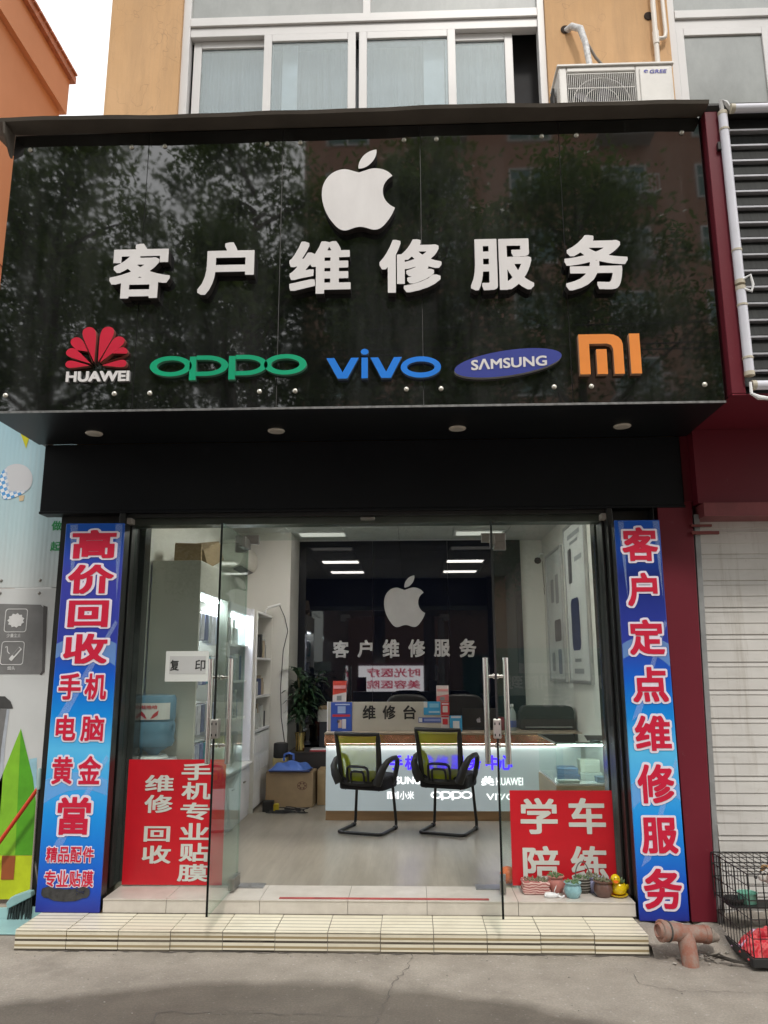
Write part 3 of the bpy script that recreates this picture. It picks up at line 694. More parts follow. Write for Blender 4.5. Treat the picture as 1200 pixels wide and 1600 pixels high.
ex0, ex1, ez0, ez1 = BB(709, 540, 879, 594, YS - D2); ecx, ecz = (ex0 + ex1) / 2, (ez0 + ez1) / 2
el = [(u * math.cos(R(8)) - v * math.sin(R(8)) + ecx, u * math.sin(R(8)) + v * math.cos(R(8)) + ecz) for u, v in arc(0, 0, (ex1 - ex0) / 2 * 1.0, .078, n=48)]
so = raised(shape([el], D2), YS - .001, 'blue_oval_plate', ML('navy oval', (.035, .05, .27)), pm('oval rim', G(.45), .4), sg, D2)
vs, fs = fit('SΛMSUNG', ecx - .215, ecx + .225, ecz - .033, ecz + .033, offset=.022)
vs = [(ecx + (u - ecx), v + (u - ecx) * math.tan(R(3)), q) for u, v, q in vs]
MB().put((vs, fs), YS - D2 - .004).build('lettering', M_LETW, so)
raised(mi_logo(BB(905, 521, 1001, 585, YS - .035), .035), YS - .001, 'orange_wordmark', ML('orange acrylic', (.78, .25, .045)), pm('orange side', G(.5, (1, .6, .4)), .5), sg, .035)
M_DLR = pm('downlight trim', G(.62, (1, .92, .82)), .4, var=.1, dirt=.2)
for x in (-2.03, -.85, .305, 1.34):
    dn = MB().lathe([(.052, 0), (.055, -.004), (.050, -.010), (.04, -.011)], (x, 4.68, 2.9955), 24).build('downlight', M_DLR, sg, smooth=True)
    MB().lathe([(.0385, -.0115), (.03, -.013), (.002, -.0135)], (x, 4.68, 2.9955), 24).build('lens', pm('dusty lens', G(.5, (1, .93, .84)), .3), dn, smooth=True)

# ================================================================== light-box banners
def banner_mat(name, purple):
    n = N(name); g_ = n.sep(n.coord('Generated')); f = n.math('ADD', g_[2], n.math('MULTIPLY', n.noise(1.2, 2, .5), .05))
    c = n.ramp(f, [(.02, S(36, 38, 130)), (.10, S(24, 84, 200)), (.26, S(30, 150, 235)), (.42, S(90, 190, 240)), (.50, S(20, 140, 225)), (.60, S(14, 96, 205)), (.70, S(48, 62, 160)), (.88, S(*purple)), (1, S(16, 82, 180))])
    n.set(Base_Color=c, Roughness=.33, Specular_IOR_Level=.45); n.bump(n.noise(3.5, 3, .5, stretch=(1, 1, .45)), .35, .03); return n.m
M_BAN1, M_BAN2 = banner_mat('blue printed film', (62, 66, 165)), banner_mat('navy printed film', (22, 42, 120))
M_BRED, M_BWH = pm('red printed letter', G(1, (.58, .010, .045)), .42, var=.03), pm('white letter border', G(1, (.80, .74, .84)), .42, var=.02)
n = N('pale swoosh print'); n.set(Base_Color=S(150, 200, 245), Roughness=.42); n.set(Alpha=.38); M_SWOOSH = n.m
n = N('pale swoosh print faint'); n.set(Base_Color=S(190, 215, 250), Roughness=.42); n.set(Alpha=.25); M_SWOOSH2 = n.m
def clip_poly(poly, x0, x1):
    for lim, keep in ((x0, lambda p: p[0] >= x0), (x1, lambda p: p[0] <= x1)):
        out = []
        for a, b in zip(poly, poly[1:] + poly[:1]):
            ka, kb = keep(a), keep(b)
            if ka: out.append(a)
            if ka != kb: t = (lim - a[0]) / (b[0] - a[0]); out.append((lim, a[1] + t * (b[1] - a[1])))
        poly = out
    return poly
def banner(label, x0, x1, z0, z1, yf, mt, chars):
    b = thing('light_box_banner', label, 'sign', ((x0 + x1) / 2, yf + .1, z0))
    MB().box(x0, x1, yf, yf + .016, z0, z1).build('printed_face', mt, b, bevel=.006, seg=3)
    MB().box(x0 + .006, x1 - .006, yf + .017, yf + .11, z0 + .004, z1 - .004).build('box_frame', M_BLACK, b)
    w_ = x1 - x0; H = z1 - z0; sw = MB(); sw2 = MB()
    for zc, fl in ((z0 + .62 * H, 1), (z0 + .27 * H, -1)):
        pts = [(x0 + w_ * .5 + fl * 1.15 * w_ * math.cos(R(a)), zc - .30 + .46 * math.sin(R(a))) for a in range(30, 151, 8)]
        pts2 = [(x0 + w_ * .5 + fl * 1.0 * w_ * math.cos(R(a)) - fl * .1 * w_, zc - .36 + .42 * math.sin(R(a))) for a in range(150, 29, -8)]
        q = clip_poly(pts + pts2, x0 + .002, x1 - .002)
        if len(q) > 2: sw.sheet(q, yf - .0012)
        q = clip_poly([(x0 + w_ * .1, zc - .34), (x0 + w_ * .95, zc + .26), (x0 + w_ * .99, zc + .24), (x0 + w_ * .3, zc - .30)], x0 + .002, x1 - .002); sw2.sheet(q, yf - .002)
    for u in (.08, .84): sw2.sheet([(x0 + w_ * u, z1 - .008), (x0 + w_ * (u + .13), z1 - .008), (x0 + w_ * (u + .11), z1 - .5)], yf - .0016)
    sw.build('printed_swoosh', M_SWOOSH, b); sw2.build('printed_ray', M_SWOOSH2, b)
    rm, wm = MB(), MB()
    for s_, px, bo in chars:
        bb = BB(*px, yf)
        n_ = len(s_)
        for i, ch in enumerate(s_):
            d = (bb[1] - bb[0]) / n_; q = (bb[0] + i * d + (.0 if n_ == 1 else d * .04), bb[0] + (i + 1) * d - (.0 if n_ == 1 else d * .04), bb[2], bb[3])
            k = bo if n_ == 1 else bo * .75
            wm.put(fit(ch, *q, offset=k + .066, ref=k), yf - .0035); rm.put(fit(ch, *q, offset=k), yf - .006)
    wm.build('letter_border', M_BWH, b); rm.build('lettering', M_BRED, b)
    return b
YB = 4.80
bl = banner('left blue light box banner with red characters and a scuffed black foot', -2.222, -1.838, .106, 2.425, YB, M_BAN1,
    [('高', (113, 828, 182, 873), .035), ('价', (107, 882, 178, 928), .03), ('回', (107, 938, 170, 980), .035), ('收', (100, 990, 168, 1037), .03),
     ('手', (92, 1052, 127, 1093), .025), ('机', (133, 1052, 167, 1093), .025), ('电', (88, 1117, 119, 1157), .025), ('脑', (127, 1118, 163, 1158), .022),
     ('黄', (82, 1182, 114, 1225), .022), ('金', (123, 1181, 158, 1225), .022), ('當', (90, 1245, 142, 1304), .026),
     ('精品配件', (72, 1323, 148, 1347), .022), ('专业贴膜', (69, 1360, 147, 1385), .022)])
n = N('scuffed black smear'); a_ = n.ramp(n.noise(14, 6, .7), [(.25, (.2,) * 3), (.45, (1,) * 3)]); n.set(Base_Color=n.ramp(n.noise(30, 5, .7), [(.3, G(.015)), (.7, G(.06))]), Roughness=.6, Alpha=a_); M_SMEAR = n.m
sm = []
for i in range(40):
    a = 2 * math.pi * i / 40; sm.append((-2.045 + .145 * math.copysign(abs(math.cos(a)) ** .45, math.cos(a)), .215 + (.034 + .008 * math.sin(a * 3) + .005 * math.sin(7 * a)) * math.copysign(abs(math.sin(a)) ** .6, math.sin(a))))
MB().sheet(sm, YB - .004).build('scuff_mark', M_SMEAR, bl)
br = banner('right blue light box banner with seven large red characters', 1.283, 1.566, .085, 2.412, YB, M_BAN2,
    [('客', (972, 824, 1027, 877), .03), ('户', (980, 895, 1027, 947), .03), ('定', (983, 968, 1037, 1023), .03), ('点', (988, 1042, 1043, 1097), .028),
     ('维', (992, 1118, 1048, 1173), .026), ('修', (996, 1194, 1053, 1255), .024), ('服', (1002, 1277, 1058, 1333), .028), ('务', (1006, 1357, 1065, 1420), .026)])

# ================================================================== glass shopfront
YG = 5.085
sf = thing('glass_shopfront', 'frameless glass shopfront with black posts and two opened glass doors', 'shopfront', (-.3, YG, .18))
m = MB(); m.box(-1.925, -1.885, 4.93, 5.19, .183, 2.516); m.box(-1.883, -1.868, 5.02, 5.17, .183, 2.45); m.build('post', M_BLACK, sf, bevel=.003)
m = MB(); m.box(1.275, 1.31, 4.93, 5.19, .183, 2.516); m.box(1.258, 1.273, 5.02, 5.17, .183, 2.45); m.build('post', M_BLACK, sf, bevel=.003)
n = N('dark marble cladding'); c = n.ramp(n.noise(6, 8, .75, stretch=(1, 1, .4)), [(.35, G(.02, (1, 1.05, 1.02))), (.68, G(.055, (.95, 1.02, 1))), (.8, G(.12))]); n.set(Base_Color=c, Roughness=.2); M_MARBLE = n.m
for a, b in ((-1.925, P(237, 830, Y=5.31)[0]), (P(922, 830, Y=5.31)[0], 1.36)): MB().box(a, b, 5.195, 5.31, ZF, 2.98).build('marble_reveal', M_MARBLE, sf)
for a, b in ((-2.36, -1.928), (1.312, 1.57)): MB().box(a, b, 5.03, 5.056, .02, 2.516).build('side_board', M_BLACK, sf)
M_HEAD = pm('green grey head rail', G(.10, (.85, 1, .85)), .35, .3, var=.2)
m = MB(); m.box(-1.884, 1.274, 5.03, 5.16, 2.452, 2.5165); m.build('head_rail', M_HEAD, sf, bevel=.003)
m = MB(); m.box(-1.884, 1.274, 4.965, 5.0, 2.492, 2.5165); m.build('shutter_guide', M_BLACK, sf)
for x in (-1.89, 1.265): MB().box(x - .02, x + .035, 4.955, 5.03, 2.452, 2.49).build('rail_bracket', pm('pale bracket', G(.4, (1, .9, .82)), .5), sf, bevel=.004)
hb = MB().box(-.33, -.235, 4.985, 5.028, 2.468, 2.49).build('door_closer_plate', M_STEELDULL, sf, bevel=.006)
PX0, PX1 = -1.095, .548
g2 = MB(); g2.box(-1.867, PX0 - .004, YG, YG + .012, .186, 2.45); g2.mi = [1, 1, 0, 1, 0, 1]; g2.build('left_pane', [M_GLASS, M_GEDGE], sf)
g2 = MB(); g2.box(PX1 + .004, 1.257, YG, YG + .012, .186, 2.45); g2.mi = [1, 1, 0, 1, 0, 1]; g2.build('right_pane', [M_GLASS, M_GEDGE], sf)
g2 = MB(); g2.box(PX0, PX1, YG, YG + .012, 2.352, 2.45); g2.mi = [1, 1, 0, 1, 0, 1]; g2.build('transom', [M_GLASS, M_GEDGE], sf)
M_EDGE = pm('glass edge', G(.35, (.8, 1, .95)), .25)
for sx_, xx in ((-1, PX0), (1, PX1)):
    m = MB(); a, b = sorted((xx + sx_ * .085, xx - sx_ * .075)); m.box(a, b, YG - .012, YG + .024, 2.325, 2.385)
    a, b = sorted((xx + sx_ * .004, xx + sx_ * .085)); m.box(a, b, YG - .012, YG + .024, 2.27, 2.3245)
    m.build('transom_clamp', M_STEELDULL, sf, bevel=.002)
    a, b = sorted((xx - sx_ * .17, xx - sx_ * .004)); MB().box(a, b, YG - .04, YG + .07, .1825, .1865).build('floor_spring', pm('floor spring plate', G(.38), .35, .8, var=.15, scale=18), sf)
M_LOCK = pm('lock casing', G(.55, (1, .96, .9)), .3, .9, var=.1)
def glass_door(hx, fx, fy):
    """door leaf from hinge (hx,YG) to free edge (fx,fy)"""
    L = math.dist((hx, YG), (fx, fy)); a = math.atan2(fy - YG, fx - hx)
    rot = Matrix.Rotation(a, 3, 'Z'); o = Vector((hx, YG + .006, 0))
    T = lambda p: o + rot @ Vector(p)
    d = MB()
    def bxr(mb, u0, u1, v0, v1, z0, z1, mi=0): mb.bx(T(((u0 + u1) / 2, (v0 + v1) / 2, (z0 + z1) / 2)), (u1 - u0, v1 - v0, z1 - z0), rot, mi)
    bxr(d, .01, L - .0045, -.006, .006, .203, 2.345)
    d.mi = [1, 1, 0, 1, 0, 1]; leaf = d.build('door', [M_DOORGLASS, M_GEDGE], sf)
    e = MB(); bxr(e, L - .004, L, -.006, .006, .203, 2.345); e.build('door_edge', pm('dark glass edge', G(.012, (.8, 1, .95)), .25), leaf)
    for z_ in (.195, 2.285): c = MB(); bxr(c, .0, .16, -.018, .018, z_, z_ + .067); c.build('patch_fitting', M_STEELDULL, leaf, bevel=.002)
    for sd_ in (-1, 1):
        h = MB(); u = L - .10; v = sd_ * .057
        h.tube([T((u, v, .975)), T((u, v, 1.56))], .0165, 14)
        for zz in (1.075, 1.455): h.tube([T((u, v, zz)), T((u, sd_ * .0065, zz))], .0085, 10); h.tube([T((u, sd_ * .016, zz)), T((u, sd_ * .0065, zz))], .014, 12)
        h.build('handle', M_CHROME, leaf, smooth=True)
    k = MB(); bxr(k, L - .062, L + .003, -.022, .022, 1.12, 1.225); ko = k.build('lock', M_LOCK, leaf, bevel=.006)
    k = MB()
    for du in (-.006, .006):
        for zz in (1.14, 1.2):
            c_ = T((L + .0035, du * 2, zz)); k.bx(c_, (.002, .007, .014), rot)
    k.build('keyhole', M_BLACK, ko)
    return leaf
glass_door(PX0, -1.108, 4.405)
glass_door(PX1 - .002, .4685, 4.405)

# ---------------------------------------------------------------- posters on the glass
def poster(name, label, cat, x0, x1, z0, z1, y, mback, chars, mlet, off=.02, th=.003):
    p = thing(name, label, cat, ((x0 + x1) / 2, y, z0))
    MB().box(x0, x1, y, y + th, z0, z1).build('sheet', mback, p)
    if chars:
        m = MB()
        for ch, px in chars: m.put(fit(ch, *BB(*px, y), offset=off), y - .003)
        m.build('lettering', mlet, p)
    return p
poster('poster', 'tall red poster with two columns of pale characters on left glass pane', 'poster', -1.815, -1.188, .19, .935, YG - .008, M_RED,
    [('维', (227, 1211, 272, 1237)), ('修', (226, 1242, 270, 1270)), ('回', (225, 1291, 266, 1315)), ('收', (222, 1321, 267, 1349)),
     ('手', (284, 1192, 331, 1219)), ('机', (284, 1222, 330, 1249)), ('专', (282, 1254, 328, 1281)), ('业', (281, 1286, 327, 1312)), ('贴', (280, 1317, 326, 1346)), ('膜', (277, 1350, 325, 1377))], M_LETTERGREY)
poster('poster', 'square red poster with four large pale characters behind the flower pots', 'poster', .603, 1.236, .20, .752, YG - .008, M_RED,
    [('学', (813, 1247, 871, 1303)), ('车', (888, 1247, 946, 1303)), ('陪', (817, 1322, 874, 1378)), ('练', (892, 1322, 950, 1378))], M_LETTERGREY, .022)
pz = poster('paper_notice', 'small white paper notice taped on the left glass pane', 'notice', -1.612, -1.328, 1.422, 1.617, YG - .008, pm('copy paper', G(.72, (.98, 1, .97)), .6, var=.02),
    [('复', (266, 1031, 280, 1048)), ('印', (305, 1031, 321, 1048))], pm('black ink', G(.02), .6, var=0), .012)
MB().box(-1.585, -1.345, YG - .0095, YG - .0085, 1.47, 1.585).build('grey_insert', pm('grey paper', G(.55), .6, var=.03), pz)

# ================================================================== left: printed hoarding, neighbour, brooms
YH = 5.33
ho = thing('printed_hoarding', 'printed metal hoarding with balloon, grey bin board and green tree picture', 'hoarding', (-4.2, YH, .06))
n = N('pale blue corrugated print'); sx = n.sep(); wv = n.math('SINE', n.math('MULTIPLY', sx[0], 190))
f = n.math('DIVIDE', n.math('SUBTRACT', sx[2], 2.0), 1.3, True)
c = n.ramp(f, [(0, G(.66, (.93, 1, 1.0))), (.35, G(1, (.48, .64, .68))), (1, G(1, (.36, .58, .68)))])
n.set(Base_Color=n.mix(n.ramp(n.noise(3, 6, .7, stretch=(6, 1, .3)), [(.5, (0,) * 3), (.8, (.25,) * 3)]), c, G(.5)), Roughness=.4); n.bump(wv, .10, .003); M_HUP = n.m
M_HLO = pm('white hoarding sheet', G(.64, (.97, 1, 1)), .42, var=.05, scale=3, dirt=.12)
MB().box(-7, -2.335, YH, YH + .03, 2.069, 3.6).build('upper_sheet', M_HUP, ho)
MB().box(-7, -2.335, YH, YH + .03, .075, 2.065).build('lower_sheet', M_HLO, ho)
m = MB()
for x in (-2.62, -2.47, -2.9, -3.3):
    for z in (2.12, 2.03): m.lathe([(.012, 0), (.008, .006), (.002, .008)], (x, YH - .001, z), 8, axis=Matrix.Rotation(R(90), 3, 'X'))
m.build('rivet', M_STEELDULL, ho)
H1 = lambda pts, dy=0: [P(x, y, Y=YH)[::2] for x, y in pts]
ba = MB().sheet(H1([(30, 671), (48, 666), (50, 668), (41, 701)]), YH - .003).build('yellow_pennant', pm('yellow print', G(1, (.62, .60, .02)), .45, var=.14, scale=7, dirt=.35), ho)
# hot-air balloon picture
bc = P(25, 750, Y=YH); BL = arc(0, 0, .135, .135, 0, 360, 40)
tilt = R(-28); sh = []
for i in range(40):
    a = 2 * math.pi * i / 40; rx = .125; rz = .15 if math.sin(a) > 0 else .20
    u, v = rx * math.cos(a) * (1 if math.sin(a) > 0 else (1 - .45 * abs(math.sin(a)) ** 1.5)), rz * .8 * math.sin(a)
    sh.append((bc[0] + u * math.cos(tilt) - v * math.sin(tilt) * -1 * -1, bc[2] + u * math.sin(tilt) + v * math.cos(tilt)))
n = N('balloon print'); ck = n.n('ShaderNodeTexChecker'); ck.inputs['Scale'].default_value = 38; ck.inputs['Color1'].default_value = S(90, 160, 220); ck.inputs['Color2'].default_value = S(235, 238, 242)
mp = n.n('ShaderNodeMapping'); mp.inputs['Rotation'].default_value = (0, R(25), 0); n.l(n.coord(), mp.inputs[0]); n.l(mp.outputs[0], ck.inputs[0])
gx = n.sep(n.coord('Generated')); k = n.ramp(n.math('ADD', gx[0], n.math('MULTIPLY', gx[2], .25)), [(.28, (1,) * 3), (.42, (0,) * 3)])
k2 = n.ramp(gx[2], [(.16, (1,) * 3), (.26, (0,) * 3)]); n.set(Base_Color=n.mix(n.math('MAXIMUM', k, k2), G(.62, (.98, 1, 1.05)), ck.outputs[0]), Roughness=.45)
MB().sheet(sh, YH - .003).build('balloon_picture', n.m, ho)
bk = P(34, 779, Y=YH); MB().sheet([(bk[0] - .022, bk[2] + .02), (bk[0] + .02, bk[2] + .024), (bk[0] + .015, bk[2] - .016), (bk[0] - .015, bk[2] - .02)], YH - .003).build('balloon_basket_picture', pm('tan print', G(1, (.62, .48, .30)), .5, var=.1), ho)
M_GRT = pm('green print letter', G(1, (.03, .30, .10)), .45, var=.14, scale=7, dirt=.35)
m = MB(); m.put(fit('做', *BB(81, 814, 97, 829, YH), offset=.02), YH - .003); m.put(fit('起', *BB(79, 846, 95, 861, YH), offset=.02), YH - .003); m.build('lettering', M_GRT, ho)
M_GB = pm('grey print', G(.20), .45, var=.14, scale=7, dirt=.35); M_GBD = pm('dark grey print', G(.09, (1, .95, .95)), .45, var=.14, scale=7, dirt=.35)
gb = H1([(-60, 942), (64, 945), (68, 949), (66, 1048), (62, 1053), (-60, 1053)])
MB().sheet(gb, YH - .003).build('grey_board_picture', M_GB, ho)
MB().sheet(H1([(68, 946), (74, 948), (70, 1050), (65, 1055), (62, 1053.5), (66, 1048)]), YH - .0028).build('board_edge_picture', M_GBD, ho)
M_ICON = pm('white print', G(.72), .45, var=.14, scale=7, dirt=.35); m = MB()
def rrect(x0, x1, z0, z1, r, t):
    o = arc(x1 - r, z1 - r, r, r, 0, 90, 5) + arc(x0 + r, z1 - r, r, r, 90, 180, 5) + arc(x0 + r, z0 + r, r, r, 180, 270, 5) + arc(x1 - r, z0 + r, r, r, 270, 360, 5)
    x0, x1, z0, z1, r = x0 + t, x1 - t, z0 + t, z1 - t, r - t * .6
    i_ = arc(x1 - r, z1 - r, r, r, 0, 90, 5) + arc(x0 + r, z1 - r, r, r, 90, 180, 5) + arc(x0 + r, z0 + r, r, r, 180, 270, 5) + arc(x1 - r, z0 + r, r, r, 270, 360, 5)
    return [o, i_]
b1 = BB(8, 951, 43, 988, YH); b2 = BB(2, 1002, 38, 1039, YH)
m.put(shape(rrect(*b1, .02, .005)), YH - .006); m.put(shape(rrect(*b2, .02, .005)), YH - .006)
cx, cz = (b1[0] + b1[1]) / 2, (b1[2] + b1[3]) / 2
m.put(shape([[(cx + (.050 + .012 * (i % 2)) * math.cos(2 * math.pi * i / 22), cz + (.042 + .010 * (i % 2)) * math.sin(2 * math.pi * i / 22)) for i in range(22)]]), YH - .006)
cx, cz = (b2[0] + b2[1]) / 2, (b2[2] + b2[3]) / 2
def bar(u0, v0, u1, v1, w_): d = Vector((u1 - u0, v1 - v0)).normalized() * w_; q = (-d.y, d.x); return [(cx + u0 + q[0], cz + v0 + q[1]), (cx + u1 + q[0], cz + v1 + q[1]), (cx + u1 - q[0], cz + v1 - q[1]), (cx + u0 - q[0], cz + v0 - q[1])]
m.put(shape([bar(-.01, -.045, .055, .035, .013), bar(.005, -.02, .049, .034, .008)]), YH - .006)
m.put(shape([bar(-.012, -.048, .01, -.02, .012)]), YH - .0062)
for q in (bar(-.055, .04, -.04, .045, .003), bar(-.04, .045, -.035, .01, .003), bar(-.035, .01, -.02, -.005, .003)): m.put(shape([q]), YH - .006)
m.put(fit('少量尘土', *BB(11, 990, 33, 996, YH), offset=.01), YH - .006); m.put(fit('烟头', *BB(12, 1041, 24, 1047, YH), offset=.01), YH - .006)
m.build('white_icons', M_ICON, ho)
MB().sheet(H1([(-60, 1087), (8, 1088), (17, 1096), (21, 1107), (-60, 1107)]), YH - .003).build('bin_lid_picture', pm('charcoal print', G(.06), .45, var=.14, scale=7, dirt=.35), ho)
MB().sheet(H1([(-60, 1108), (11, 1108), (2, 1170), (-8, 1335), (-60, 1335)]), YH - .003).build('bin_body_picture', M_GB, ho)
MB().sheet(H1([(11, 1108), (15, 1108), (8, 1165), (-4, 1335), (-8, 1335), (2, 1170)]), YH - .003).build('bin_shade_picture', pm('pale blue grey print', G(.5, (.9, .98, 1.1)), .45, var=.14, scale=7, dirt=.35), ho)
M_LG, M_DG, M_YG = pm('light green print', G(1, (.24, .55, .03)), .45, var=.14, scale=7, dirt=.35), pm('mid green print', G(1, (.10, .40, .02)), .45, var=.14, scale=7, dirt=.35), pm('lime print', G(1, (.55, .68, .02)), .45, var=.14, scale=7, dirt=.35)
MB().sheet(H1([(46, 1186), (58, 1184), (57, 1240), (46, 1240)]), YH - .0028).build('blue_block_picture', pm('sky blue print', G(1, (.34, .60, .72)), .45, var=.14, scale=7, dirt=.35), ho)
MB().sheet(H1([(33, 1138), (24, 1336), (-60, 1336), (-40, 1320)]), YH - .003).build('tree_light_side_picture', M_LG, ho)
MB().sheet(H1([(33, 1138), (52, 1215), (66, 1336), (24, 1336)]), YH - .0035).build('tree_shade_side_picture', M_DG, ho)
MB().sheet(H1([(-60, 1336.5), (65, 1336.5), (60, 1405), (-60, 1405)]), YH - .003).build('tree_base_picture', M_YG, ho)
MB().sheet(H1([(4, 1337), (25, 1337), (22, 1374), (2, 1374)]), YH - .006).build('trunk_picture', pm('brown orange print', G(1, (.36, .10, .03)), .5, var=.1), ho)
m = MB()
for x in (-2.5, -3.6, -5): m.box(x - .05, x + .05, YH + .031, YH + .12, 0, 3.5)
m.build('back_post', M_STEELDULL, ho)
MB().tube([P(82, 1100, Y=YH - .02), P(78, 1118, Y=YH - .03), P(80, 1130, Y=YH - .02), P(75, 1138, Y=YH - .03), P(77, 1145, Y=YH - .02)], .006, 6).build('torn_tape', M_BLACKMATT, ho)

nb = thing('neighbour_building', 'orange red building with a stepped cornice left of the shop', 'building', (-6.5, 9, 0))
n = N('orange red render'); c = n.ramp(n.noise(1.1, 7, .65), [(.3, G(1, (.70, .34, .185))), (.7, G(1, (.77, .39, .225)))]); n.set(Base_Color=c, Roughness=.85); n.bump(n.noise(60, 4, .7), .2, .004); M_ORED = n.m
MB().box(-9.5, -3.62, 5.42, 6.90, 0, 7.21).build('wall', M_ORED, nb)
MB().box(-9.56, -3.565, 5.36, 6.95, 7.212, 7.62).build('parapet', M_ORED, nb)
m = MB(); m.box(-9.6, -3.52, 5.32, 7.0, 7.622, 7.70)
for i in range(14): m.box(-3.62, -3.50, 5.34 + i * .118, 5.34 + i * .118 + .108, 7.702, 7.722)
m.build('coping', pm('red coping tile', G(1, (.50, .20, .11)), .7, var=.25, scale=12), nb)
MB().box(-3.622, -3.617, 5.45, 6.88, 5.02, 5.035).build('render_joint', pm('dark joint', G(1, (.3, .11, .05)), .9), nb)

def along(p, q, t): return Vector(p).lerp(Vector(q), t)
bm_ = thing('broom', 'pale teal broom with dark bristles leaning beside the left banner', 'broom', (-2.3, 5.0, .12))
t0, t1 = P(62, 1204, Y=5.0), P(49, 1392, Y=5.0)
MB().tube([t0, t1], .0095, 10).build('handle', M_CHROME, bm_, smooth=True)
MB().tube([along(t0, t1, -.02), along(t0, t1, .14), along(t0, t1, .16)], [.012, .014, .010], 10).build('grip', pm('pale teal plastic', G(1, (.42, .60, .60)), .4), bm_, smooth=True)
M_TEAL = pm('teal plastic', G(1, (.28, .47, .47)), .4, var=.08)
hp = [P(x, y, Y=4.98)[::2] for x, y in ((12, 1410), (20, 1400), (45, 1391), (51, 1392), (52, 1400), (14, 1419))]
MB().prism(hp, 4.955, 5.01).build('head', M_TEAL, bm_, bevel=.006)
m = MB(); rb = random.Random(3)
for i in range(150):
    u = rb.random(); x0, y0 = 15 + 36 * u, 1417 - 17 * u; xb, yb = 11 + 38 * u + rb.uniform(-2, 2), 1440 - 6 * u + rb.uniform(-3, 3)
    yy = 4.96 + .045 * rb.random(); m.tube([P(x0, y0, Y=yy), P(xb, yb, Y=yy)], .0022, 4)
m.build('bristles', pm('dark teal bristle', G(.05, (.7, 1, 1)), .7), bm_)
dp = thing('dustpan', 'teal plastic dustpan on the ground left of the steps', 'dustpan', (-2.42, 4.85, 0))
m = MB(); m.add([(-2.62, 4.74, .012), (-2.28, 4.74, .012), (-2.25, 4.97, .02), (-2.62, 4.97, .02), (-2.62, 4.74, .004), (-2.28, 4.74, .004), (-2.25, 4.97, .004), (-2.62, 4.97, .004)], [(0, 1, 2, 3), (4, 7, 6, 5), (0, 4, 5, 1), (1, 5, 6, 2), (2, 6, 7, 3), (3, 7, 4, 0)])
m.build('pan', M_TEAL, dp, bevel=.003)
m = MB(); m.add([(-2.62, 4.972, .005), (-2.25, 4.972, .005), (-2.26, 4.99, .085), (-2.60, 4.99, .075), (-2.62, 4.985, .005), (-2.25, 4.985, .005), (-2.26, 5.003, .085), (-2.60, 5.003, .075)], [(0, 1, 2, 3), (4, 7, 6, 5), (3, 2, 6, 7), (0, 3, 7, 4), (1, 5, 6, 2), (0, 4, 5, 1)])
m.build('back_lip', M_TEAL, dp, bevel=.003)
MB().tube([P(57, 1270, Y=5.06), P(55, 1340, Y=5.04), (-2.28, 5.0, .09)], .008, 8).build('handle', M_STEELDULL, dp, smooth=True)
rs = thing('red_pole', 'red plastic broom pole leaning diagonally against the hoarding', 'pole', (-2.6, 5.2, .1))
a, b = P(-60, 1398, Y=5.22), P(73, 1213, Y=5.22)
MB().tube([a, b], .0135, 12).build('shaft', pm('red plastic', G(1, (.62, .05, .015)), .35, var=.1), rs, smooth=True)
MB().tube([along(a, b, -.22), along(a, b, -.001)], .016, 12).build('end_sleeve', M_BLACKMATT, rs, smooth=True)

# ================================================================== right: maroon shop front
ms = thing('maroon_shopfront', 'maroon neighbouring shopfront with dark slatted sign and closed white shutter', 'shopfront', (2.6, 4.95, 0))
n = N('maroon cladding'); c = n.ramp(n.noise(1.5, 6, .6), [(.3, G(1, (.125, .010, .020))), (.7, G(1, (.155, .014, .026)))]); c = n.mix(n.ramp(n.noise(14, 8, .8), [(.62, (0,) * 3), (.78, (.35,) * 3)]), c, G(.35, (1, .8, .75))); n.set(Base_Color=c, Roughness=.38, Specular_IOR_Level=.4); M_MAR = n.m
XE = 4.2
m = MB(); m.box(1.838, 1.918, 4.215, 4.93, 3.028, 4.86); m.build('sign_return', M_MAR, ms, bevel=.004)
m = MB(); m.box(1.92, XE, 4.30, 4.93, 3.03, 4.86); m.build('sign_core', M_BLACK, ms)
n = N('dark weathered slat'); c = n.ramp(n.noise(5, 8, .7, stretch=(18, 1, .7)), [(.35, G(.010, (.95, 1.05, 1))), (.7, G(.026, (.95, 1.05, 1)))]); n.set(Base_Color=c, Roughness=.55, Specular_IOR_Level=.2); M_SLAT = n.m
M_LEDGE = pm('pale slat ledge', G(.55, (.98, .98, 1.05)), .3, .4, var=.1, scale=20)
sm_, lm_ = MB(), MB(); z = 3.138 - .0535
for i in range(17):
    zz = 3.085 + i * .1052
    if zz + .1 > 4.85: break
    sm_.add([(1.92, 4.262, zz + .002), (XE, 4.262, zz + .002), (XE, 4.285, zz + .078), (1.92, 4.285, zz + .078), (1.92, 4.299, zz + .002), (XE, 4.299, zz + .002), (XE, 4.299, zz + .078), (1.92, 4.299, zz + .078)], [(0, 1, 2, 3), (4, 7, 6, 5), (0, 4, 5, 1), (1, 5, 6, 2), (2, 6, 7, 3), (3, 7, 4, 0)])
    lm_.box(1.92, XE, 4.258, 4.299, zz + .090, zz + .1015)
sm_.build('sign_slats', M_SLAT, ms); lm_.build('slat_ledges', M_LEDGE, ms)
MB().box(1.785, 1.837, 4.95, 5.058, 2.56, 3.017).build('corner_filler', M_MAR, ms)
zl = P(1150, 786, Y=4.86)[2]; MB().box(1.838, XE, 4.86, 5.06, zl, 3.017).build('fascia', M_MAR, ms)
zl2 = P(1150, 806, Y=4.83)[2]; MB().box(1.86, XE, 4.83, 5.055, zl2, zl - .002).build('lintel_strip', pm('faded maroon strip', G(1, (.20, .045, .05)), .5, var=.2), ms)
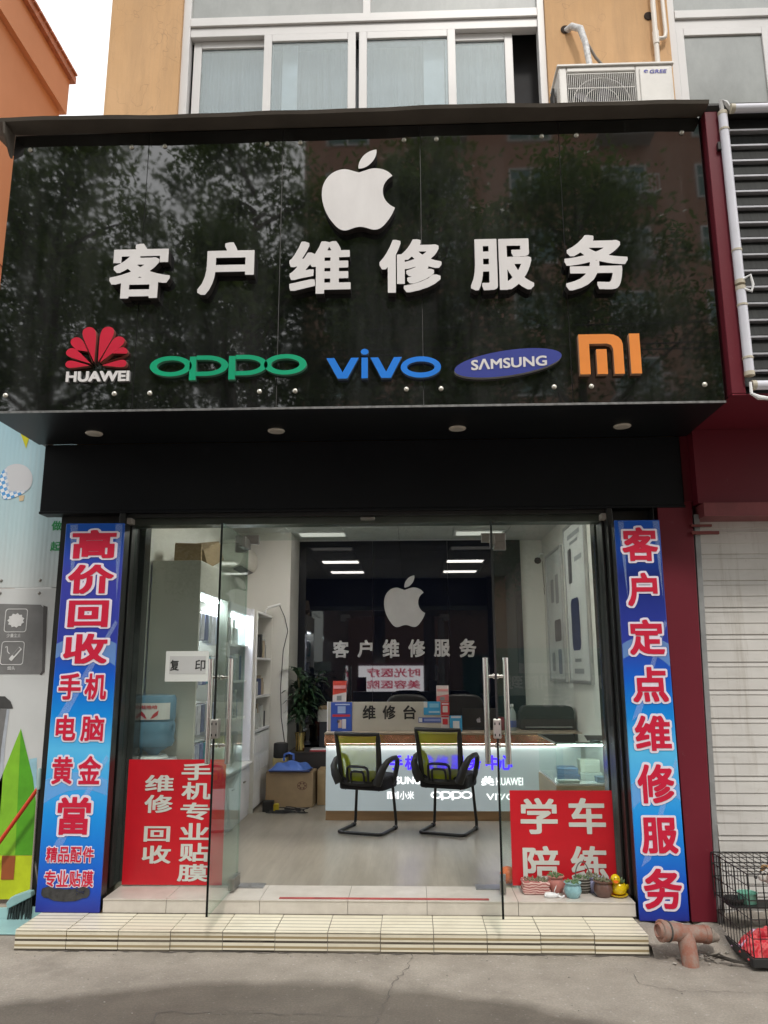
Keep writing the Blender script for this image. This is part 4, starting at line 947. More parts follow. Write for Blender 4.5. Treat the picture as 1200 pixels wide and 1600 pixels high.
MB().box(1.838, XE, 4.215, 4.934, 3.018, 3.026).build('soffit', M_MAR, ms)
m = MB(); m.box(1.845, XE, 4.195, 4.5, 4.885, 4.90); m.add([(1.842, 4.195, 4.8845), (XE, 4.195, 4.8845), (XE, 4.215, 4.862), (1.842, 4.215, 4.862)], [(0, 1, 2, 3)]); m.build('hood', pm('dark hood sheet', G(.03, (1, .93, .9)), .5), ms)
M_TUBE = pm('milky tube', G(.68, (.97, .97, 1.06)), .25, var=.05, scale=8); M_CAP = pm('yellowed cap', G(.5, (1, .9, .7)), .4)
def led_tube(p, q, straps):
    o = MB().tube([p, q], .027, 16).build('tube_lamp', M_TUBE, ms, smooth=True)
    d = (Vector(q) - Vector(p)).normalized()
    for a in (p, q):
        s_ = 1 if a == q else -1; MB().tube([Vector(a) - d * .012 * s_, Vector(a) + d * .012 * s_], .0285, 16).build('end_cap', M_CAP, o, smooth=True)
    for t in straps: c = Vector(p).lerp(Vector(q), t); MB().tube([c - d * .006, c + d * .006], .030, 16).build('strap', M_CAP, o)
led_tube((1.935, 4.19, 4.82), (1.935, 4.19, 3.70), (.10, .82)); led_tube((1.935, 4.19, 3.66), (1.935, 4.19, 3.135), (.2, .82))
led_tube((1.985, 4.165, 4.835), (3.6, 4.165, 4.835), (.15, .6)); led_tube((1.955, 4.20, 3.07), (3.6, 4.20, 3.07), (.2, .7))
MB().tube([(1.935, 4.19, 4.82), (1.925, 4.17, 4.90), (1.95, 4.165, 4.88), (1.985, 4.18, 4.84)], .014, 8).build('taped_joint', pm('white tape', G(.7), .6, var=.15, scale=60), ms, smooth=True)
MB().tube([(1.945, 4.17, 3.71), (1.985, 4.16, 3.73), (1.995, 4.16, 3.67), (1.985, 4.165, 3.63), (1.945, 4.17, 3.65)], .008, 8).build('loop_wire', M_WHITE, ms, smooth=True)
MB().tube([(1.93, 4.18, 3.08), (1.925, 4.17, 3.01), (1.96, 4.165, 2.985), (2.02, 4.16, 2.975), (2.06, 4.16, 2.985)], [.008, .009, .014, .010, .005], 8).build('plug_wire', M_WHITE, ms, smooth=True)
m = MB(); m.box(1.89, 1.93, 4.19, 4.213, 4.58, 4.63); m.build('bracket', M_BLACK, ms)
M_PIL = M_MAR; YPL = 4.79
def leaning(mb, x0b, x1b, x0t, x1t, yb_, yt, z0, z1, yback):
    return mb.add([(x0b, yb_, z0), (x1b, yb_, z0), (x1t, yt, z1), (x0t, yt, z1), (x0b, yback, z0), (x1b, yback, z0), (x1t, yback, z1), (x0t, yback, z1)], [(0, 1, 2, 3), (4, 7, 6, 5), (0, 4, 5, 1), (1, 5, 6, 2), (2, 6, 7, 3), (3, 7, 4, 0)])
xa, xb = 1.574, P(1121, 1440, Y=YPL)[0]; xbt = P(1084, 820, Y=4.94)[0]
leaning(MB(), xa, xb, xa + .03, xbt, YPL, 4.94, .087, 2.56, 5.055).build('pillar', M_PIL, ms, bevel=.003)
m = MB(); m.box(1.5675, xa - .0015, 4.92, 5.05, .085, 2.515); m.build('dark_gap', M_BLACK, ms)
m = MB(); m.box(xa + .01, xb - .004, YPL + .008, 5.05, -.01, .0865); m.build('plinth', pm('damp plinth', G(.10, (1, .85, .65)), .9, var=.3, scale=10), ms)
xc = P(1131, 1460, Y=4.80)[0]; xct = P(1095, 830, Y=4.93)[0]
leaning(MB(), xb + .003, xc, xbt + .003, xct, 4.80, 4.93, .0, 2.47, 5.05).build('shutter_guide', pm('grey steel guide', G(.28, (.98, 1, 1)), .45, .3, var=.2, scale=8), ms, bevel=.002)
n = N('white shutter'); c = n.ramp(n.noise(2, 6, .6), [(.3, G(.56, (1, .97, .92))), (.7, G(.66, (1, .98, .94)))]); c = n.mix(n.ramp(n.noise(3, 7, .7, stretch=(1, 1, 5)), [(.54, (0,) * 3), (.78, (.45,) * 3)]), c, G(.33, (1, .93, .80))); c = n.mix(n.ramp(n.noise(30, 4, .7), [(.66, (0,) * 3), (.74, (.3,) * 3)]), c, G(.2, (1, .8, .6))); c = n.mix(n.ramp(n.noise(6, 7, .75, stretch=(2.5, 1, .12)), [(.55, (0,) * 3), (.78, (.6,) * 3)]), c, G(.28, (1, .86, .66))); n.set(Base_Color=c, Roughness=.4); n.bump(n.noise(1.8, 3, .5), .7, .05); M_SHUT = n.m
m = MB(); z = .06; yb = 5.03
while z < 2.6:
    for (dz, h, dy) in ((0, .069, 0), (.071, .028, .003), (.101, .069, 0)):
        m.add([(xct - .015, yb - .005 + dy, z + dz), (XE, yb - .005 + dy, z + dz), (XE, yb + dy, z + dz + h), (xct - .015, yb + dy, z + dz + h)], [(0, 1, 2, 3)])
        m.add([(xct - .015, yb + dy, z + dz + h), (XE, yb + dy, z + dz + h), (XE, yb - .005 + dy, z + dz + h + .002), (xct - .015, yb - .005 + dy, z + dz + h + .002)], [(0, 1, 2, 3)])
    z += .172
m.build('roller_shutter', M_SHUT, ms)
MB().box(xc + .004, XE, 4.99, 5.045, .0, .055).build('shutter_foot', M_STEELDULL, ms)
m = MB(); m.box(1.80, 1.93, 4.905, 4.925, 2.385, 2.40); m.box(1.80, 1.97, 4.90, 4.92, 2.335, 2.355); m.build('lock_bar', pm('rusty red bar', G(1, (.16, .03, .025)), .6), ms)

# broken clay drain tee
tp = thing('drain_pipe', 'broken red brown drain pipe tee sticking out of the ground', 'pipe', (1.42, 4.42, 0))
n = N('worn clay pipe'); c = n.ramp(n.noise(8, 7, .65), [(.3, G(1, (.25, .095, .062))), (.7, G(1, (.31, .135, .092)))]); c = n.mix(n.ramp(n.noise(17, 8, .75), [(.42, (0,) * 3), (.66, (.85,) * 3)]), c, G(.26, (1, .90, .78))); n.set(Base_Color=c, Roughness=.75); n.bump(n.noise(40, 5, .7), .4, .004); M_CLAY = n.m
J = Vector((1.425, 4.46, .125))
MB().tube([(1.418, 4.385, -.03), (1.418, 4.39, .03), (1.422, 4.43, .09), J], [.042, .043, .045, .043], 20).build('stub', M_CLAY, tp, smooth=True)
MB().tube([J + Vector((.02, .01, -.005)), J + Vector((-.03, -.01, .012)), J + Vector((-.09, -.03, .022)), J + Vector((-.092, -.03, .022)), J + Vector((-.125, -.042, .028))], [.042, .044, .045, .049, .050], 20).build('left_socket', M_CLAY, tp, smooth=True)
m = MB(); d = Vector((-.06, -.02, .008)).normalized(); c0 = J + Vector((-.128, -.043, .0285))
m.lathe([(.051, -.008), (.054, 0), (.054, .014), (.049, .018), (.040, .017), (.034, .03), (.030, .032), (.026, .02), (.01, .018)], c0, 20, axis=d.to_track_quat('Z', 'Y').to_matrix()); m.build('socket_rim', M_CLAY, tp, smooth=True)
m = MB(); c1 = J + Vector((-.105, -.035, .0245)); m.lathe([(.047, -.006), (.0525, -.004), (.0525, .004), (.047, .006)], c1, 20, axis=d.to_track_quat('Z', 'Y').to_matrix()); m.build('wire_band', pm('dark band', G(.06, (1, .95, .85)), .8), tp)
MB().tube([J + Vector((-.01, 0, 0)), J + Vector((.05, .01, 0)), J + Vector((.10, .02, -.005)), J + Vector((.102, .02, -.005)), J + Vector((.125, .025, -.008))], [.040, .042, .042, .046, .046], 20).build('right_arm', M_CLAY, tp, smooth=True)
MB().tube([J + Vector((.126, .025, -.008)), J + Vector((.145, .028, -.016)), J + Vector((.165, .03, -.022)), J + Vector((.182, .032, -.024))], [.043, .036, .024, .016], 14).build('mortar_plug', pm('mortar plug', G(.28, (1, .86, .72)), .9, var=.35, scale=30, bump=.5), tp, smooth=True)
m = MB()
for k in range(4): m.tube([(1.52, 4.42 + .01 * k, .035), (1.57 + .02 * k, 4.40 - .012 * k, .05 - .008 * k), (1.63 + .03 * k, 4.41 - .02 * k, .022)], .004, 5)
m.build('dead_twig', pm('dark twig', G(.04, (1, .85, .7)), .9), tp)

# dog crate
CX0, CX1, CY0, CY1, CZ0, CZ1 = 1.715, 2.55, 4.315, 4.80, .05, .457
cg = thing('wire_dog_crate', 'black folding wire dog crate with plastic tray on the right pavement', 'crate', (2.1, 4.55, 0))
m = MB(); r1 = .0022
def wires(m):
    for i in range(22):
        x = CX0 + (CX1 - CX0) * i / 21
        for y in (CY0, CY1): m.tube([(x, y, CZ0), (x, y, CZ1)], r1, 5)
        m.tube([(x, CY0, CZ1), (x, CY1, CZ1)], r1, 5)
    for j in range(13):
        y = CY0 + (CY1 - CY0) * j / 12
        for x in (CX0, CX1): m.tube([(x, y, CZ0), (x, y, CZ1)], r1, 5)
    for z in (.06, .15, .24, .33, .40, CZ1):
        rr = .0034 if z in (.06, CZ1) else .0026
        m.tube([(CX0, CY0, z), (CX1, CY0, z), (CX1, CY1, z), (CX0, CY1, z)], rr, 6, closed=True)
    for j in range(1, 4): y = CY0 + (CY1 - CY0) * j / 4; m.tube([(CX0, y, CZ1), (CX1, y, CZ1)], .0026, 5)
wires(m)
for x in (CX0, CX1):
    for y in (CY0, CY1): m.tube([(x, y, .035), (x, y, CZ1)], .0034, 6)
m.build('wire_frame', pm('black coated wire', G(.015), .4), cg)
m = MB(); m.box(CX0 - .006, CX1 + .006, CY0 - .006, CY1 + .006, .028, .034)
for (a, b, c, d) in ((CX0 - .012, CX1 + .012, CY0 - .014, CY0 - .006), (CX0 - .012, CX1 + .012, CY1 + .006, CY1 + .014), (CX0 - .014, CX0 - .006, CY0 - .005, CY1 + .005), (CX1 + .006, CX1 + .014, CY0 - .005, CY1 + .005)): m.box(a, b, c, d, .02, .062)
m.build('tray', M_BLACKMATT, cg, bevel=.003)
m = MB().box(CX0 + .03, CX1 - .2, CY1 - .17, CY1 - .02, .203, .211); m.build('raised_shelf', M_BLACKMATT, cg)
m = MB().lathe([(.045, 0), (.055, .02), (.056, .032), (.05, .032), (.044, .012), (.01, .01)], (CX0 + .07, CY1 - .1, .212), 18); tag(m.build('food_bowl', M_BLACKMATT), 'small black bowl on the shelf inside the dog crate', 'bowl')
tb = thing('green_tub', 'translucent green tub at the back inside the dog crate', 'tub', (1.87, 4.72, .212))
MB().lathe([(.044, 0), (.047, .004), (.052, .052), (.055, .056), (.050, .054), (.044, .008), (.01, .006)], (1.865, 4.71, .212), 24).build('tub_body', pm('green tub plastic', G(1, (.22, .52, .40)), .35), tb, smooth=True)
# red rag: rumpled sheet with thickness
m = MB(); NXr = 90; rr = random.Random(5); vs = []
for j in range(NXr + 1):
    for i in range(NXr + 1):
        u, v = i / NXr - .5, j / NXr - .5
        x = 1.895 + u * .36 + .02 * math.sin(v * 14 + u * 5); y = 4.46 + v * .24 + .02 * math.sin(u * 17)
        e = max(0, 1 - (2 * u) ** 4) * max(0, 1 - (2 * v) ** 4)
        h = .115 * e * (.60 + .17 * abs(math.sin(u * 11 + v * 5 + 1.2 * math.sin(v * 9))) + .16 * abs(math.sin(v * 13 - u * 8 + math.sin(u * 8))) + .04 * math.sin(u * 33 + v * 24) + .15 * math.cos(u * 7))
        vs.append((x, y, .042 + max(0, h)))
m.add(vs, [(j * (NXr + 1) + i, j * (NXr + 1) + i + 1, (j + 1) * (NXr + 1) + i + 1, (j + 1) * (NXr + 1) + i) for j in range(NXr) for i in range(NXr)])
n = N('red patterned fleece'); f1 = n.noise(22, 3, .5); c = n.ramp(f1, [(.42, G(1, (.62, .035, .05))), (.50, G(1, (.70, .14, .14))), (.58, G(1, (.60, .03, .05)))]); c = n.mix(n.ramp(n.noise(9, 2, .5), [(.60, (0,) * 3), (.63, (1,) * 3)]), c, G(1, (.70, .45, .62))); n.set(Base_Color=c, Roughness=.95); n.bump(n.noise(120, 3, .6), .15, .002)
o = m.build('red_blanket', n.m, smooth=True); tag(o, 'crumpled red patterned fleece blanket inside the dog crate', 'blanket'); s_ = o.modifiers.new('t', 'SOLIDIFY'); s_.thickness = .006

def skin_body(name, chains, radii, mats, parent=None, sub=2):
    """one continuous skinned body from joint chains"""
    me = bpy.data.meshes.new(name); vs, es, rs = [], [], []; idx = {}
    for ch in chains:
        prev = None
        for key in ch:
            if key not in idx: idx[key] = len(vs); vs.append(radii[key][0]); rs.append(radii[key][1])
            if prev is not None: es.append((prev, idx[key]))
            prev = idx[key]
    o0 = ORG.get(parent.name, Vector()) if parent else Vector()
    me.from_pydata([tuple(Vector(v) - o0) for v in vs], es, [])
    o = bpy.data.objects.new(name, me); COL.objects.link(o)
    sk = o.modifiers.new('skin', 'SKIN'); sk.use_smooth_shade = True
    lay = me.skin_vertices[0].data if me.skin_vertices else None
    if lay is None:
        bm = bmesh.new(); bm.from_mesh(me); bm.verts.layers.skin.verify(); bm.to_mesh(me); bm.free(); lay = me.skin_vertices[0].data
    for i, r in enumerate(rs): lay[i].radius = (r, r) if not isinstance(r, tuple) else r; lay[i].use_root = (i == 0)
    ss = o.modifiers.new('sub', 'SUBSURF'); ss.levels = sub; ss.render_levels = sub
    dg = bpy.context.evaluated_depsgraph_get(); m2 = bpy.data.meshes.new_from_object(o.evaluated_get(dg)); bpy.data.objects.remove(o)
    m2.materials.clear(); m2.materials.append(mats)
    for p in m2.polygons: p.use_smooth = True
    o = bpy.data.objects.new(name, m2); COL.objects.link(o)
    if parent: o.parent = parent
    return o
dg_ = thing('small_dog', 'small white dog with tan ears sitting inside the wire crate', 'dog', (2.02, 4.62, .244))
n = N('white dog coat'); gz = n.sep(n.coord('Generated')); c = n.mix(n.ramp(n.noise(7, 3, .5), [(.56, (0,) * 3), (.62, (1,) * 3)]), G(.66, (1, .95, .88)), G(1, (.58, .44, .28))); n.set(Base_Color=c, Roughness=.95); n.bump(n.noise(90, 5, .7, stretch=(1, 1, .4)), .9, .008); M_DOG = n.m
V = lambda x, y, z: (2.065 + x, 4.62 + y, .16 + z)
jr = {'hip': (V(.10, .02, .10), .068), 'belly': (V(.03, 0, .115), .066), 'chest': (V(-.05, -.01, .135), .068), 'neck': (V(-.085, -.015, .19), .044), 'head': (V(-.115, -.02, .225), .046), 'muzzle': (V(-.16, -.025, .212), .024), 'nose': (V(-.178, -.027, .210), .014),
      'fs1': (V(-.07, .035, .09), .028), 'fk1': (V(-.075, .04, .05), .017), 'fp1': (V(-.08, .04, .012), .015), 'ft1': (V(-.105, .04, .010), .014),
      'fs2': (V(-.07, -.055, .09), .028), 'fk2': (V(-.075, -.06, .05), .017), 'fp2': (V(-.08, -.06, .012), .015), 'ft2': (V(-.105, -.06, .010), .014),
      'hk1': (V(.04, .07, .07), .036), 'hh1': (V(.12, .075, .035), .018), 'hf1': (V(.04, .08, .012), .016),
      'hk2': (V(.04, -.06, .07), .036), 'hh2': (V(.12, -.065, .035), .018), 'hf2': (V(.04, -.07, .012), .016),
      't1': (V(.17, .03, .09), .018), 't2': (V(.21, .05, .15), .014), 't3': (V(.19, .06, .20), .008)}
skin_body('body', [['hip', 'belly', 'chest', 'neck', 'head', 'muzzle', 'nose'], ['chest', 'fs1', 'fk1', 'fp1', 'ft1'], ['chest', 'fs2', 'fk2', 'fp2', 'ft2'], ['hip', 'hk1', 'hh1', 'hf1'], ['hip', 'hk2', 'hh2', 'hf2'], ['hip', 't1', 't2', 't3']], jr, M_DOG, dg_)
M_TAN = pm('tan dog ear', G(1, (.45, .27, .12)), .95, var=.25, scale=30)
for sy in (-1, 1):
    e = MB().tube([V(-.105, -.02 + sy * .030, .262), V(-.118, -.02 + sy * .052, .258), V(-.128, -.02 + sy * .060, .225), V(-.13, -.02 + sy * .058, .200)], [.014, .022, .022, .008], 10, flat=(.45, 1)); e.build('ear', M_TAN, dg_, smooth=True)
    MB().lathe([(.001, -.007), (.005, -.005), (.007, 0), (.005, .005), (.001, .007)], V(-.150, -.022 + sy * .022, .236), 10).build('eye', M_BLACK, dg_, smooth=True)
MB().lathe([(.001, -.009), (.007, -.006), (.010, 0), (.007, .006), (.001, .008)], V(-.193, -.028, .214), 10).build('nose', M_BLACK, dg_, smooth=True)

# ================================================================== inside the shop
# feature wall
fw = thing('feature_wall_panel', 'glossy black wall panel with silver apple emblem at back of the shop', 'wall panel', (-.02, 9.0, ZF))
n = N('black mirror panel'); n.set(Base_Color=G(.008, (.7, .9, 1.8)), Roughness=.02, Specular_IOR_Level=.7); M_MIRROR = n.m
PY = 8.985
for a, b in ((-1.317, -.45), (-.448, .43), (.432, 1.285)): MB().box(a, b, PY, PY + .02, ZF + .002, ZC - .002).build('panel_sheet', M_MIRROR, fw)
M_SIL = pm('brushed silver letter', G(.50, (1, .99, .96)), .4, .35, var=.06)
MB().put(apple(BB(600, 899, 664, 980, PY), .012), PY - .001).build('bitten_apple_emblem', M_SIL, fw)
for ch, px in (('客', (520, 1001, 545, 1028)), ('户', (559, 1000, 582, 1027)), ('维', (598, 999, 624, 1028)), ('修', (638, 999, 664, 1027)), ('服', (678, 999, 703, 1026)), ('务', (718, 998, 744, 1027))):
    MB().put(fit(ch, *BB(*px, PY), offset=.03, depth=.01), PY - .001).build('character', M_SIL, fw)

# repair counter
ct = thing('service_counter', 'long glowing white reception counter with blue characters and copper top trim', 'counter', (.2, 7.45, ZF))
CX0_, CX1_, CF, CBK = -.78, 1.10, 7.2, 7.72
M_COPW = pm('wood plinth', G(1, (.36, .22, .11)), .45, var=.2, scale=8, stretch=(.2, 1, 2))
MB().box(CX0_, CX1_ + .4, CF + .02, CBK, ZF + .001, .262).build('plinth', M_COPW, ct)
n = N('milky lit panel'); n.set(Base_Color=G(.42, (.92, 1, 1)), Roughness=.3, Emission_Color=(.78, .95, 1, 1), Emission_Strength=.14); M_MILK = n.m
MB().box(CX0_, CX1_ + .4, CF, CBK, .264, .828).build('lit_front', M_MILK, ct)
n = N('copper mirror trim'); n.set(Base_Color=G(1, (.62, .34, .20)), Metallic=.85, Roughness=n.ramp(n.noise(6, 4, .6), [(.3, (.10,) * 3), (.7, (.22,) * 3)])); n.bump(n.noise(5, 3, .5), .25, .03); M_COP = n.m
MB().box(CX0_ - .01, CX1_ + .41, CF - .035, CBK + .01, .84, .918).build('copper_trim', M_COP, ct, bevel=.004)
MB().box(CX0_ - .01, CX1_ + .41, CF - .035, CF - .030, .822, .8395).build('trim_lip', M_COP, ct)
MB().box(CX0_ - .015, CX1_ + .415, CF - .04, CBK + .015, .920, .934).build('counter_top', pm('counter top', G(.35, (1, .8, .6)), .3, var=.1), ct, bevel=.003)
MB().box(CX0_ + .005, CX1_ + .3, CF - .028, CF - .012, .833, .8385).build('light_strip', pm('led strip', G(.9), .5, var=0, emit=(.88, .96, 1, 1), es=14), ct)
M_BLUEL = pm('lit blue letter', G(1, (.02, .01, .5)), .4, var=0, emit=(.06, .02, .95, 1), es=1.1); M_WHL = pm('lit white letter', G(.8), .4, var=0, emit=(1, 1, 1, 1), es=.95)
m = MB()
for i, cpx in enumerate((619, 643, 667.5, 691, 715, 741, 769, 790)):
    m.put(fit('手机维修服务中心'[i], *BB(cpx - 10.5, 1180, cpx + 10.5, 1203, CF), offset=.03), CF - .004)
m.build('blue_lettering', M_BLUEL, ct)
m = MB(); q = BB(590, 1213, 657, 1225, CF); m.put(fit('SΛMSUNG', *q, offset=.012), CF - .004)
m.put(flower(BB(752, 1213, 772, 1227, CF), 0), CF - .004); m.put(fit('HUAWEI', *BB(775, 1215, 817, 1227, CF), offset=.005), CF - .004)
m.put(mi_logo(BB(605, 1237, 623, 1248, CF), 0), CF - .004); m.put(fit('小米', *BB(625, 1236, 647, 1249, CF), offset=.0), CF - .004)
m.put(oppo(BB(673, 1236, 738, 1250, CF), 0), CF - .004)
q = BB(760, 1240, 806, 1250, CF); m.put(fit('VIVO', *q, offset=-.0), CF - .004)
m.build('white_wordmarks', M_WHL, ct)

bs = thing('counter_name_board', 'cream board with three black characters standing on the reception counter', 'sign board', (-.2, 7.36, .934))
M_BOARD = pm('cream board', G(.42, (1, .93, .78)), .4, var=.03); YBD = 7.345
MB().box(-.782, .335, YBD, YBD + .03, .9345, 1.197).build('board', M_BOARD, bs, bevel=.003)
MB().box(-.79, -.783, YBD - .003, YBD + .035, .9345, 1.2).build('end_trim', M_WHITE, bs)
m = MB()
for i, cpx in enumerate((577, 608, 640)): m.put(fit('维修台'[i], *BB(cpx - 10, 1102, cpx + 10, 1124, YBD), offset=.02), YBD - .003)
m.build('lettering', pm('black board letter', G(.015), .5, var=0), bs)
M_PAPERW = pm('sticker white', G(.62), .4, var=0)
def sticker(label, px, col, bands, y=YBD, name='sticker', cat='sticker', tilt=0):
    x0, x1, z0, z1 = BB(*px, y)
    o = thing(name, label, cat, ((x0 + x1) / 2, y, z0))
    MB().box(x0, x1, y - .006, y - .004, z0, z1).build('backing', pm('print ' + ','.join('%.2f' % c for c in col), G(1, col), .4, var=0), o)
    for (u0, v0, u1, v1), c in bands:
        MB().sheet([(x0 + (x1 - x0) * u0, z0 + (z1 - z0) * v0), (x0 + (x1 - x0) * u1, z0 + (z1 - z0) * v0), (x0 + (x1 - x0) * u1, z0 + (z1 - z0) * v1), (x0 + (x1 - x0) * u0, z0 + (z1 - z0) * v1)], y - .0085).build('printed_patch', pm('print ' + ','.join('%.2f' % k for k in c), G(1, c), .4, var=0), o)
    return o
W_, B_, R_, SK = (.6, .6, .6), (.03, .12, .42), (.5, .03, .04), (.04, .30, .55)
sticker('tall blue leaflet with a red band at left end of cream board', (517, 1097, 550, 1143), (.025, .075, .36), [((.32, .62, .70, .86), (.30, .40, .62)), ((.08, .50, .92, .58), R_), ((.2, .9, .9, .94), (.5, .55, .7)), ((.35, .12, .52, .40), (.5, .35, .28)), ((.54, .1, .72, .42), (.55, .52, .55)), ((.3, .30, .42, .38), (.06, .05, .06))])
sticker('sky blue sticker with white bar at upper right of cream board', (662, 1096, 688, 1117), SK, [((.0, .55, .22, .98), (.55, .56, .55)), ((.35, .55, .9, .85), (.2, .45, .62)), ((.3, .15, .95, .28), (.35, .5, .6))])
sticker('thin navy strip sticker below the sky blue sticker', (654, 1121, 690, 1129), (.05, .09, .33), [((.02, .12, .16, .88), (.6, .62, .66)), ((.24, .25, .95, .75), (.22, .27, .5))])
sticker('red sticker with pale centre square at right end of cream board', (689, 1097, 702, 1117), R_, [((.2, .2, .8, .7), (.55, .50, .48)), ((.1, .8, .9, .92), (.62, .5, .5))], y=YBD - .004)
sticker('small white sticker with red heart patch under the red sticker', (689, 1118, 702, 1138), (.55, .5, .5), [((.2, .3, .8, .75), R_), ((.05, .86, .95, .98), R_)], y=YBD - .004)
sticker('blue payment card with white square leaning beside the board', (703, 1118, 722, 1146), SK, [((.25, .22, .78, .70), (.6, .6, .6)), ((.1, .86, .9, .98), (.5, .55, .6))], y=7.30)
def stand_card(label, px, y, top, low):
    x0, x1, z0, z1 = BB(*px, y); o = thing('counter_card', label, 'card', ((x0 + x1) / 2, y, z0))
    MB().add([(x0, y, 1.199), (x1, y, 1.199), (x1, y + .012, z1), (x0, y + .012, z1), (x0, y + .02, 1.199), (x1, y + .02, 1.199), (x1, y + .018, z1), (x0, y + .018, z1)], [(0, 1, 2, 3), (4, 7, 6, 5), (0, 4, 5, 1), (1, 5, 6, 2), (2, 6, 7, 3), (3, 7, 4, 0)]).build('card', pm('print %s' % (top,), G(1, top), .4, var=0), o)
    h = z1 - 1.199
    MB().add([(x0, y - .003, 1.2), (x1, y - .003, 1.2), (x1, y + .002, 1.2 + h * .45), (x0, y + .0015, 1.2 + h * .32)], [(0, 1, 2, 3)]).build('printed_patch', pm('print %s' % (low,), G(1, low), .4, var=0), o)
    MB().add([((x0 + x1) / 2 - .025, y - .006, 1.21), ((x0 + x1) / 2 + .02, y - .006, 1.21), ((x0 + x1) / 2 + .02, y - .003, 1.2 + h * .30), ((x0 + x1) / 2 - .025, y - .003, 1.2 + h * .28)], [(0, 1, 2, 3)]).build('grey_patch', pm('print grey', G(.2), .4, var=0), o)
    m = MB().add([(x0 + .006, y + .006, 1.2 + h * .62), (x1 - .006, y + .006, 1.2 + h * .62), (x1 - .006, y + .008, 1.2 + h * .78), (x0 + .006, y + .008, 1.2 + h * .78)], [(0, 1, 2, 3)]); m.v = [(a, b - .006, c) for a, b, c in m.v]; m.build('pale_bar', pm('print pale red', G(1, (.6, .25, .25)), .4, var=0), o)
stand_card('red and white folded card standing on left end of cream board', (520, 1064, 541, 1094), 7.352, (.5, .05, .03), (.55, .5, .48))
stand_card('white card with red frame standing on right end of cream board', (682, 1071, 701, 1094), 7.352, (.58, .5, .47), (.5, .12, .12))

lp = thing('laptop', 'open dark grey laptop showing its lid with apple emblem on the counter', 'laptop', (.63, 7.5, .934))
x0, x1, z0, z1 = BB(722, 1106, 775, 1146, 7.5)
MB().add([(x0, 7.50, .95), (x1, 7.50, .95), (x1, 7.44, z1), (x0, 7.44, z1), (x0, 7.508, .95), (x1, 7.508, .95), (x1, 7.448, z1), (x0, 7.448, z1)], [(0, 1, 2, 3), (4, 7, 6, 5), (0, 4, 5, 1), (1, 5, 6, 2), (2, 6, 7, 3), (3, 7, 4, 0)]).build('lid', pm('space grey metal', G(.045, (.95, 1, 1.1)), .45, .3), lp, bevel=.004)
MB().box(x0, x1, 7.50, 7.71, .9345, .948).build('keyboard_base', pm('space grey metal', G(.045), .45), lp, bevel=.003)
mx_, mz_ = P(748, 1125, Y=7.47)[::2]
vs, fs = apple((mx_ - .02, mx_ + .02, mz_ - .024, mz_ + .026), 0)
MB().put((vs, fs), 0, fn=lambda u, v, q: (u, 7.50 - (v - .95) / (z1 - .95) * .06 - .0025, v)).build('bitten_apple_emblem', pm('pale emblem', G(.5, (.95, .95, 1.1)), .35, var=0), lp)

def lathe_thing(name, label, cat, prof, loc, mt, part='body', n_=20, group=None):
    o = thing(name, label, cat, loc, group=group); MB().lathe(prof, loc, n_).build(part, mt, o, smooth=True); return o
bt = lathe_thing('drink_bottle', 'clear drink bottle with blue label on right end of the counter', 'bottle', [(.033, 0), (.036, .01), (.036, .14), (.03, .17), (.013, .20), (.013, .215)], (.93, 7.42, .935), pm('cloudy bottle', G(.35, (.9, 1, 1)), .15, var=0))
MB().lathe([(.0365, .03), (.037, .035), (.037, .085), (.0365, .09)], (.93, 7.42, .935), 20).build('label_band', pm('blue label', G(1, (.05, .09, .30)), .4, var=.1), bt)
MB().lathe([(.015, .216), (.015, .235), (.012, .238)], (.93, 7.42, .935), 16).build('cap', M_WHITE, bt)
lathe_thing('red_jar', 'small dark red jar on the counter behind the right door handle', 'jar', [(.035, 0), (.04, .02), (.04, .08), (.028, .10), (.028, .12)], (.83, 7.45, .935), pm('dark red jar', G(1, (.2, .015, .03)), .25, var=.05))
for nm, x, lab in (('task_chair', -.05, 'dark padded office chair back behind the cream board'), ('task_chair', .52, 'dark office chair back behind the open laptop')):
    tc = thing(nm, lab, 'chair', (x, 8.15, ZF))
    m = MB(); q = [(x + .23 * math.copysign(abs(math.cos(a)) ** .5, math.cos(a)), .98 + .26 * math.copysign(abs(math.sin(a)) ** .5, math.sin(a))) for a in [2 * math.pi * i / 32 for i in range(32)]]
    m.prism(q, 8.22, 8.27).build('backrest', pm('black leather', G(.014), .35, var=.2, scale=20), tc, bevel=.018)
    MB().box(x - .22, x + .22, 7.95, 8.32, .58, .66).build('seat', pm('black leather', G(.014), .35), tc, bevel=.02)
    m = MB(); m.tube([(x, 8.14, .58), (x, 8.14, .26)], .025, 10)
    for k in range(5): a = 2 * math.pi * k / 5; m.tube([(x, 8.14, .27), (x + .24 * math.cos(a), 8.14 + .24 * math.sin(a), .21)], .016, 8)
    m.build('star_base', M_BLACKMATT, tc)

